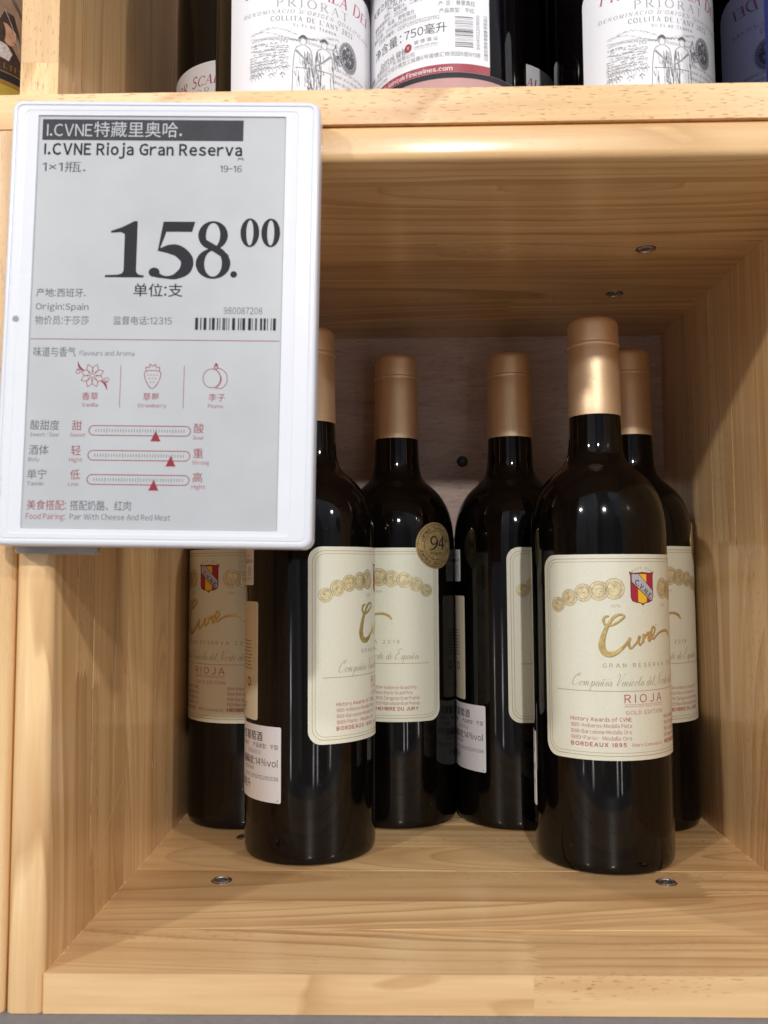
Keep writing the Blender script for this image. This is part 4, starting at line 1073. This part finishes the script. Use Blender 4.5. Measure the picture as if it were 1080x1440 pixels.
def back_bottle():
    b = empty('back_label_bottle', (23.8, 401.2, ZU)); tag(b, 'upper bottle turned round, white import label reading 750 with barcode and red stripe', 'wine bottle', G2)
    lathe('glass_body', PROF2, GLASS, b, 80)
    lathe('capsule', [(14.6, 238), (14.7, 238.3), (14.5, 262), (14.4, 288), (14.2, 293), (12.6, 294.5), (0.001, 294.5)], bpy.data.materials['black_capsule'], b, 40, sharp=50)
    PINK = mat_paper('dusty_pink_paper', (0.52, 0.30, 0.28), 0.03, 0.55); BAND = simple('crimson_band', (0.33, 0.04, 0.06), 0.45)
    lo = label_sheet('original_back_label', b, PINK, R, rad(-2), 3.0, 34.0, rrect(34, 15.9, 1.0), 0.12, 30)
    pk = Print(); pk.rect(-33.9, 13.2, 33.9, 15.8, INK); pk.rolled('printing', lo, R, 3.0, rad(-2), off=0.13)
    half = 43.0; c0 = rad(26.2) - half / R
    lb = label_sheet('import_label', b, WHITE, R, c0, 18.7, half, rrect(half, 78.0, 1.0), 0.2, 50)
    p = Print(); A = lambda d: deg(d) - (math.degrees(c0) * 0.6545); Z = lambda z: z - ZU - 18.7
    p.rect(-half + 0.05, 0.05, half - 0.05, 4.0, BAND, lay=0.01)
    p.text('www.jointekfinewines.com', A(-64), 0.9, 2.0, WHITEINK, x1=A(-0.5), bold=0.005, lay=0.03)
    t = lambda s, x0, z, h, mat=INK, **k: p.text(s, A(x0), Z(z), h, mat, **k)
    for s_, z_, xr in (('天堂之阶红葡萄酒', 416.5, -25), ):
        p.text(s_, A(xr), Z(z_), 3.4, INK, align='r')
    p.text('SCALA DEI PRIOR', A(-14), Z(414.2), 2.3, INK, align='r', xs=0.9)
    for s_, z_, xr in (('原料：葡萄汁、二氧化硫', 411.4, -17), ('葡萄采摘年份：2022年', 409.0, -32), ('贮存条件：常温、避免强光', 406.4, -26.5), ('灌装日期：2024年05月09日', 403.8, -25.5)):
        p.text(s_, A(xr), Z(z_), 2.05, GREYINK, align='r', xs=0.98)
    p.text('卫生证书编号：CESP23012112220192', A(-8.8), Z(401.2), 2.1, GREYINK, align='r', xs=0.86)
    p.text('净含量：', A(-67), Z(394.6), 4.9, INK, x1=A(-37)); p.text('750毫升', A(-34.5), Z(394.8), 4.8, INK, x1=A(-4))
    p.text('Jointek', A(-60), Z(388.6), 3.0, INK, x1=A(-43)); p.text('骏德', A(-42), Z(388.6), 2.9, INK)
    p.line(A(-36.3), Z(388.6), A(-36.3), Z(392.6), 0.15, GREYINK, n=1); p.disc(A(-31.6), Z(391.0), 1.9, 2.0, BAND, 22, lay=0.03); p.text('Y', A(-31.6), Z(390.2), 1.5, WHITEINK, align='c', lay=0.05)
    p.text('骏 德 酒 业', A(-27), Z(391.6), 1.8, GREYINK, x1=A(-10)); p.text('JOINTEK FINE WINES', A(-27), Z(389.8), 0.9, GREYINK, x1=A(-10)); p.line(A(-27), Z(389.2), A(-9.5), Z(389.2), 0.12, PALEINK)
    p.text('经销商：骏德酒业(广东)有限公司', A(-26.8), Z(386.2), 2.1, GREYINK, align='r'); p.text('地址：广州市南沙区万顷沙南加三纵路6号骏德汇物流园8层811房', A(19), Z(383.6), 2.15, GREYINK, align='r', xs=0.98)
    p.text('电话：02037800288', A(-51), Z(380.9), 2.1, GREYINK, align='r')
    p.text('原产国：西班牙', A(-10), Z(410.4), 2.2, GREYINK, x1=A(16)); p.text('产  区：普里奥拉', A(-9.5), Z(407.2), 2.2, GREYINK, x1=A(15.6)); p.text('产品类型：干红', A(-9), Z(403.8), 2.2, GREYINK, x1=A(15))
    z = 388.2; r = random.Random(9)
    while z < 402:
        w = r.choice([0.16, 0.16, 0.3, 0.42]); p.line(A(1.5), Z(z), A(14), Z(z), w, INK if w > .2 else GREYINK); z += w + r.choice([0.2, 0.3, 0.45, 0.7])
    p.text('8414132201890', A(18.6), Z(387.4), 1.5, GREYINK, rot=90, xs=1.05); p.text('过量饮酒有害健康', A(24.6), Z(383.0), 1.8, GREYINK, rot=90, xs=0.9); p.text('原瓶进口', A(24.6), Z(397.6), 1.8, GREYINK, rot=90, xs=0.8)
    p.rolled('printing', lb, R, 18.7, c0, off=0.21)
    return b


back_bottle()

# left neighbour with the portrait label
nb = empty('portrait_label_bottle', (-213, 405, ZU)); tag(nb, 'bottle cut off by the left picture edge above the price tag, portrait label over yellow', 'wine bottle')
lathe('glass_body', PROF2, GLASS, nb, 64)
YEL = mat_paper('mustard_yellow_paper', (0.50, 0.40, 0.07), 0.04, 0.5); TAN = simple('aged_tan_ink', (0.34, 0.24, 0.17), 0.5, nz=(90, 0.3)); FLESH = simple('painted_flesh', (0.55, 0.33, 0.22), 0.55, nz=(260, 0.18))
UMBER = simple('painted_umber', (0.055, 0.035, 0.03), 0.5, nz=(300, 0.3)); LACE = simple('painted_lace', (0.62, 0.60, 0.60), 0.55, nz=(900, 0.35)); BRASS = simple('brass_ink', (0.42, 0.27, 0.07), 0.4, 0.4)
pl = label_sheet('front_label', nb, YEL, R, rad(30), 3, 42, rrect(42, 90, 1.5), 0.16, 40)
q = Print(); A = lambda d: deg(d - 30); Z = lambda z: z - ZU - 3
q.rect(A(-30), Z(386), A(92), Z(448), TAN, lay=0.01); q.rect(A(-30), Z(384.2), A(92), Z(386.2), BRASS, lay=0.02)
q.rect(A(-30), Z(386.4), A(92), Z(390.2), INK, lay=0.025); q.rect(A(-30), Z(390.7), A(92), Z(398.0), UMBER, lay=0.025)
q.line(A(-30), Z(390.4), A(92), Z(390.4), 0.3, BRASS, lay=0.03)
q.text('ROUGE   VIN DE FRANCE', A(10), Z(387.4), 1.5, BRASS, x1=A(70), lay=0.04) if False else None
for k in range(16): q.serif('ILTI'[k % 4], A(12 + k * 4), Z(392.2), 2.6, BRASS, lay=0.04)
q.poly([(A(25), Z(397.5)), (A(37), Z(406)), (A(46), Z(409)), (A(54), Z(404)), (A(62), Z(397.5))], UMBER, lay=0.03)
q.disc(A(51.5), Z(409.8), 3.6, 5.8, FLESH, 22, lay=0.04, rot=0.15); q.disc(A(44), Z(409), 3.4, 6.6, UMBER, 18, lay=0.045)
q.poly([(A(44), Z(404.5)), (A(50), Z(404)), (A(54.5), Z(400.5)), (A(52), Z(396.5)), (A(45), Z(397)), (A(41), Z(401))], LACE, lay=0.05)
q.poly([(A(38), Z(414)), (A(45), Z(415.5)), (A(48), Z(420)), (A(55), Z(419.5)), (A(59), Z(412)), (A(60.5), Z(407.5)), (A(56.5), Z(411.5)), (A(50), Z(414.2))], UMBER, lay=0.06)
q.disc(A(54.3), Z(410.8), 0.35, 0.25, UMBER, 8, lay=0.06); q.ribbon([(A(56.6), Z(410.5)), (A(57.6), Z(408.2)), (A(56.4), Z(407.6))], 0.3, UMBER, 3, lay=0.06); q.line(A(54.6), Z(406.3), A(56.6), Z(406.2), 0.35, UMBER, lay=0.06, n=1)
q.ribbon([(A(48), Z(421)), (A(55), Z(412)), (A(60), Z(403))], 0.25, LACE, 4, lay=0.07)
for dz in (0, 1.6): q.ribbon([(A(52), Z(428 + dz)), (A(60), Z(421 + dz)), (A(66), Z(414 + dz))], 0.5, INK, 4, lay=0.05)
q.rolled('printing', pl, R, 3, rad(30), off=0.17)

bpn = board('navy_panel', [(D0 + 0.6, ZU + 0.1), (604, ZU + 0.1), (604, ZU + 250), (D0 + 0.6, ZU + 250)], 'X', 152.4, 155.4, BLUE, None, (0, 0, 0, 1), lambda a, b: abs(a.y - b.y) < 0.1 and abs(a.z - b.z) < .1, 0.5)
tag(bpn, 'glossy dark navy panel at the top right edge, mirroring the white label beside it', 'panel')

# ------------------------------------------------------------------ electronic price tag
TW, TH, TD = 124.1, 179.4, 12.0
a, bz, g = -0.00457, 0.01057, -0.01832
R1 = Matrix(((math.cos(g), 0, -math.sin(g)), (0, 1, 0), (math.sin(g), 0, math.cos(g))))
Rx = Matrix.Rotation(a, 3, 'X'); Rz = Matrix.Rotation(bz, 3, 'Z')
MT = (Rz @ Rx @ R1).to_4x4(); MT.translation = Vector((-95.24, 328, 255.79)) * MM
pt = empty('price_tag'); pt.matrix_world = MT
tag(pt, 'white electronic shelf price tag showing 158.00 in front of the boxes at left', 'price tag')


def rr2(w, h, r, cx=0, cz=0, n=8):
    out = []
    for sx_, sz_, a0 in ((1, 1, 0), (-1, 1, 90), (-1, -1, 180), (1, -1, 270)):
        for k in range(n + 1):
            t_ = rad(a0 + 90 * k / n); out.append((cx + sx_ * (w / 2 - r) + r * math.cos(t_), cz + sz_ * (h / 2 - r) + r * math.sin(t_)))
    return out


SCX, SCZ, SW, SH = -1.4, 0.15, 99.2, 165.8


def loft(name, loops, mat, parent, cap0=True, cap1=True, smooth=True, sharp=32):
    v, f = [], []; n = len(loops[0][0])
    for pts, y in loops: v += [(x, y, z) for x, z in pts]
    for k in range(len(loops) - 1):
        for i in range(n): j = (i + 1) % n; f.append((k * n + i, (k + 1) * n + i, (k + 1) * n + j, k * n + j))
    if cap0: f.append(tuple(range(n)))
    if cap1: f.append(tuple((len(loops) - 1) * n + i for i in range(n))[::-1])
    o = mesh_obj(name, v, f, mat, parent=parent, smooth=smooth)
    try: o.data.set_sharp_from_angle(angle=rad(sharp))
    except Exception: pass
    return o


case = loft('case', [(rr2(TW - 2, TH - 2, 3.2), TD), (rr2(TW, TH, 4.2), TD - 1), (rr2(TW, TH, 4.2), 1.9), (rr2(TW - 0.5, TH - 0.5, 4.0), 1.0), (rr2(TW - 1.5, TH - 1.5, 3.7), 0.35), (rr2(TW - 2.8, TH - 2.8, 3.2), 0.05), (rr2(TW - 4.2, TH - 4.2, 2.6), 0.0),
                     (rr2(TW - 4.6, TH - 4.6, 2.4), 0.45), (rr2(TW - 5.4, TH - 5.4, 2.2), 0.5), (rr2(TW - 6.2, TH - 6.2, 2.0), 0.15), (rr2(SW + 10.5, SH + 4.6, 2.0, SCX, SCZ), 0.12), (rr2(SW + 10.0, SH + 4.2, 1.8, SCX, SCZ), 0.3),
                     (rr2(SW + 9, SH + 4.0, 1.6, SCX, SCZ), 0.32), (rr2(SW + 0.5, SH + 0.5, 0.4, SCX, SCZ), 0.34), (rr2(SW, SH, 0.3, SCX, SCZ), 1.3)], TAGWHITE, pt)
scr = mesh_obj('screen', [(SCX - SW / 2, 1.0, SCZ - SH / 2), (SCX + SW / 2, 1.0, SCZ - SH / 2), (SCX + SW / 2, 1.0, SCZ + SH / 2), (SCX - SW / 2, 1.0, SCZ + SH / 2)], [(0, 1, 2, 3)], PAPERGREY, parent=pt)
s = Print()
s.rect(-49.6, 73.2, 31.3, 81.9, ESHADE, lay=0.01)
s.text('I.CVNE', -47.8, 74.9, 5.0, PAPERGREY, x1=-29.5, lay=0.04); s.text('特藏里奥哈.', -28.8, 74.5, 6.2, PAPERGREY, x1=6.6, lay=0.04)
s.text('I.CVNE Rioja Gran Reserva', -48.6, 67.2, 4.6, EINK, x1=31.0, bold=0.03); s.text('1×1瓶.', -49.0, 59.8, 4.4, EGREY, x1=-31.6)
s.text('19-16', 22.4, 60.4, 2.7, EINK, x1=31.0); s.ribbon([(29.3, 65.2), (29.9, 66.3), (30.5, 65.7), (31.1, 66.3), (31.6, 65.2)], 0.35, EINK, 3)
# big bold serif price
def rib(pts, w, **k): s.ribbon(pts, w, EINK, 8, lay=0.03 + rib.k); rib.k += 0.002
rib.k = 0
s.poly([(-18.6, 17.8), (-10.4, 17.8), (-10.4, 39.6), (-11.9, 39.6), (-14.9, 37.9), (-16.9, 37.3), (-16.9, 36.2), (-15.4, 36.4)], EINK, lay=0.03) if False else None
s.poly([(-14.9, 17.8), (-9.9, 17.8), (-9.9, 40.0), (-11.2, 40.0), (-15.8, 37.6), (-20.4, 35.9), (-20.4, 35.1), (-16.4, 35.4), (-14.9, 34.6)], EINK, lay=0.03)
s.poly([(-22.2, 17.0), (-6.8, 17.0), (-6.8, 17.9), (-8.4, 18.1), (-9.4, 18.6), (-9.9, 19.6), (-14.9, 19.6), (-15.6, 18.6), (-17.2, 18.1), (-22.2, 17.9)], EINK, lay=0.034)
s.poly([(0.4, 39.9), (13.1, 39.9), (11.9, 35.7), (1.7, 35.7), (0.9, 33.2), (-1.0, 27.9), (-1.6, 27.6)], EINK, lay=0.03)
rib([(-1.1, 28.3), (3.4, 28.6), (7.0, 27.7), (10.1, 24.4), (9.6, 20.4), (5.8, 17.6), (1.8, 17.2), (-2.1, 18.3), (-3.6, 18.9)], [1.0, 3.9, 4.8, 5.0, 4.6, 2.4, 1.1, 2.2, 1.2]); s.disc(-2.7, 19.2, 2.2, 1.9, EINK, 20, lay=0.04)
s.ring(20.3, 34.4, 5.9, 5.85, 3.1, EINK, 36, lay=0.03, w2=0.85); s.ring(20.6, 22.9, 6.9, 6.2, 3.4, EINK, 36, lay=0.034, w2=0.95)
s.poly([(15.0, 32.0), (17.6, 29.6), (24.6, 25.2), (27.0, 26.0), (24.2, 28.8), (17.0, 33.0)], EINK, lay=0.038)
s.disc(28.9, 18.6, 1.35, 1.35, EINK, 18, lay=0.03)
for cx_ in (34.9, 43.2): s.ring(cx_, 35.6, 3.75, 5.9, 2.35, EINK, 30, lay=0.03, w2=0.75)
s.text('单位:支', -10.6, 9.2, 5.2, EINK, x1=8.9, bold=0.008)
s.text('产地:西班牙.', -49.2, 8.8, 3.4, EGREY, x1=-29.6, bold=0.004); s.text('Origin:Spain', -49.2, 3.7, 2.5, EGREY, x1=-28.2, bold=0.006); s.text('物价员:于莎莎', -49.2, -2.4, 3.5, EGREY, x1=-27.9)
s.text('监督电话:12315', -18.2, -2.2, 3.4, EGREY, x1=5.0); s.text('980087208', 25.4, 2.6, 2.7, EGREY, x1=40.6)
r = random.Random(12); x = 14.2
while x < 46.6:
    w = r.choice([0.35, 0.5, 0.9, 1.2]); s.rect(x, -3.9, min(x + w, 47.0), 1.0, EINK if r.random() < .75 else EGREY, lay=0.02); x += w + r.choice([0.35, 0.5, 0.8, 1.1])
s.line(-50.6, -8.1, 47.6, -8.1, 0.28, ERED)
s.text('味道与香气', -49.2, -15.3, 3.9, EGREY, x1=-32.5); s.text('Flavours and Aroma', -31.0, -14.6, 1.9, EGREY, x1=-9.4)
for x_ in (-14.5, 10.5): s.line(x_, -18.4, x_, -35.2, 0.22, ERED)
# icons: flower, strawberry, plum
cx, cy = -25.6, -22.6
s.ring(cx, cy, 0.95, 0.95, 0.25, ERED, 16)
for k in range(8):
    a_ = 2 * math.pi * k / 8 + 0.39; d_ = lambda r_, o_: (cx + r_ * math.cos(a_ + o_), cy + r_ * math.sin(a_ + o_))
    s.ribbon([d_(1.3, -0.2), d_(3.2, -0.36), d_(4.8, 0.02)], 0.26, ERED, 4); s.ribbon([d_(1.3, 0.2), d_(3.2, 0.36), d_(4.8, 0.02)], 0.26, ERED, 4)
for sg in (1, -1):
    s.ribbon([(cx - 3.4 * sg, cy + 2.0 * sg), (cx - 5.2 * sg, cy + 3.4 * sg), (cx - 5.9 * sg, cy + 5.6 * sg)], [0.3, 0.9, 0.2], ERED, 4)
    s.ring(cx - 5.7 * sg, cy + 1.5 * sg, 0.9, 0.9, 0.25, ERED, 14); s.ribbon([(cx - 3.2 * sg, cy + 1.8 * sg), (cx - 4.6 * sg, cy + 2.4 * sg), (cx - 6.3 * sg, cy + 2.6 * sg)], 0.25, ERED, 4)
cx, cy = -1.9, -22.6
s.ribbon([(cx - 3.1, cy + 1.5), (cx - 3.0, cy - 0.6), (cx - 1.6, cy - 3.6), (cx, cy - 4.9), (cx + 1.6, cy - 3.6), (cx + 3.0, cy - 0.6), (cx + 3.1, cy + 1.5), (cx + 1.6, cy + 2.2), (cx - 1.6, cy + 2.2)], 0.3, ERED, 5, closed=True)
s.ribbon([(cx - 2.6, cy + 2.2), (cx - 2.7, cy + 3.6), (cx - 1.4, cy + 3.4), (cx - 1.1, cy + 4.8), (cx, cy + 4.0), (cx + 1.1, cy + 4.8), (cx + 1.4, cy + 3.4), (cx + 2.7, cy + 3.6), (cx + 2.6, cy + 2.2)], 0.3, ERED, 5)
for dx, dy in ((-1.8, .8), (-.6, .8), (.6, .8), (1.8, .8), (-1.2, -.6), (0, -.6), (1.2, -.6), (-.6, -2), (.6, -2)): s.line(cx + dx, cy + dy, cx + dx - .2, cy + dy - .6, 0.28, ERED, n=1)
cx, cy = 21.4, -23.2
s.ring(cx, cy, 3.6, 3.9, 0.28, ERED, 30)
s.ribbon([(cx + 1.2, cy + 3.7), (cx + 3.2, cy + 3.9), (cx + 5.7, cy + 1.8), (cx + 5.9, cy - 1.6), (cx + 4.0, cy - 3.9), (cx + 1.2, cy - 3.8)], 0.28, ERED, 6); s.ribbon([(cx + 1.6, cy + 3.6), (cx + 3.6, cy + 0.6), (cx + 3.4, cy - 2.0), (cx + 2.0, cy - 3.8)], 0.28, ERED, 6)
s.ribbon([(cx + 0.7, cy + 3.6), (cx + 1.6, cy + 5.8), (cx + 2.3, cy + 3.9)], [0.3, 0.8, 0.3], ERED, 4)
for t_, x_, y_ in (('香草', -26.2, -32.4), ('草莓', -2.2, -32.4), ('李子', 23.6, -32.4)): s.text(t_, x_, y_, 3.0, ERED, align='c')
for t_, x0_, x1_ in (('Vanilla', -29.3, -23.0), ('Strawberry', -7.4, 3.9), ('Plums', 20.2, 26.2)): s.text(t_, x0_, -35.0, 1.5, ERED, x1=x1_)
for (yb, t1, t2, t3, t4, t5, t6, xt, xl) in ((-43.3, '酸甜度', 'Sweet/Sour', '甜', 'Sweet', '酸', 'Sour', 0.1, 0), (-53.1, '酒体', 'Boly', '轻', 'Hight', '重', 'Strong', 6.3, 0.1), (-62.6, '单宁', 'Tannin', '低', 'Low', '高', 'Hight', -0.1, 0.2)):
    w1 = {'酸甜度': 11.4, '酒体': 7.8, '单宁': 7.6}[t1]
    s.text(t1, -49.2 - xl * 2, yb - 1.2, 3.9, EGREY, x1=-49.2 - xl * 2 + w1); s.text(t2, -49.2 - xl * 2, yb - 3.6, 1.5, EGREY, x1=-49.2 - xl * 2 + {'Sweet/Sour': 11.6, 'Boly': 4.4, 'Tannin': 6.6}[t2])
    s.text(t3, -32.8, yb - 1.2, 3.9, ERED, x1=-29.0); s.text(t4, -33.4, yb - 3.6, 1.5, ERED, x1=-33.4 + {'Sweet': 6, 'Hight': 5.2, 'Low': 4.0}[t4]); s.text(t5, 15.0, yb - 1.8, 3.8, ERED, x1=18.9); s.text(t6, 14.7, yb - 4.2, 1.5, ERED, x1=14.7 + {'Sour': 4.4, 'Strong': 6.6, 'Hight': 5.4}[t6])
    pts = [(-24.2, yb - 2.9)] + [(11.8, yb - 2.9)] + [(11.8 + 1.9 * math.sin(rad(q_)), yb - 1.0 - 1.9 * math.cos(rad(q_))) for q_ in range(15, 180, 15)] + [(11.8, yb + 0.9), (-24.2, yb + 0.9)] + [(-24.2 - 1.9 * math.sin(rad(q_)), yb - 1.0 + 1.9 * math.cos(rad(q_))) for q_ in range(15, 180, 15)]
    s.ribbon(pts, 0.34, ERED, smooth=False, closed=True)
    for k in range(33): hgt = 0.85 if k % 6 == 4 else 0.6; s.line(-23.4 + k * 1.08, yb - 1.0 - hgt, -23.4 + k * 1.08, yb - 1.0 + hgt, 0.24, EGREY, n=1)
    s.poly([(xt - 2.0, yb - 5.1), (xt + 2.0, yb - 5.1), (xt, yb - 0.9)], ERED, lay=0.04)
s.text('美食搭配:', -49.2, -75.8, 3.8, ERED, x1=-33.8); s.text('搭配奶酪、红肉', -32.3, -75.8, 3.8, EGREY, x1=-8.6)
s.text('Food Pairing:', -49.4, -79.3, 2.2, ERED, x1=-34.0); s.text('Pair With Cheese And Red Meat', -32.3, -79.3, 2.2, EGREY, x1=7.0)
s.flat('printing', scr, 1.0)
pm = Print(); pm.disc(0, 0, 1.25, 1.25, PALEINK, 20); ph = pm.flat('sensor_window', pt, 0.1); ph.location = (-56.6 * MM, 0, -0.4 * MM)
ph.location.y = 0.0
pg = Print(); pg.text('pro', -57.2, -70.5, 3.4, TAGWHITE, rot=90, xs=1.0); mk = pg.flat('maker_mark', pt, 0.12)
bk = loft('mounting_bracket', [(rr2(33, 40, 1.5, -41.5, -72.5), 16.0), (rr2(33, 40, 1.5, -41.5, -72.5), 12.1)], CLEAR, pt, sharp=20)
for k in range(9): loft('rib', [(rr2(0.8, 34, 0.3, -55 + k * 3.4, -75.5, 3), 17.4), (rr2(0.8, 34, 0.3, -55 + k * 3.4, -75.5, 3), 16.0)], CLEAR, bk)
# hook that hangs the tag on the seam between the boxes
hk = loft('hanger', [(rr2(46, 30, 2, -10, 66), 15.6), (rr2(46, 30, 2, -10, 66), 12.1)], TAGWHITE, pt)
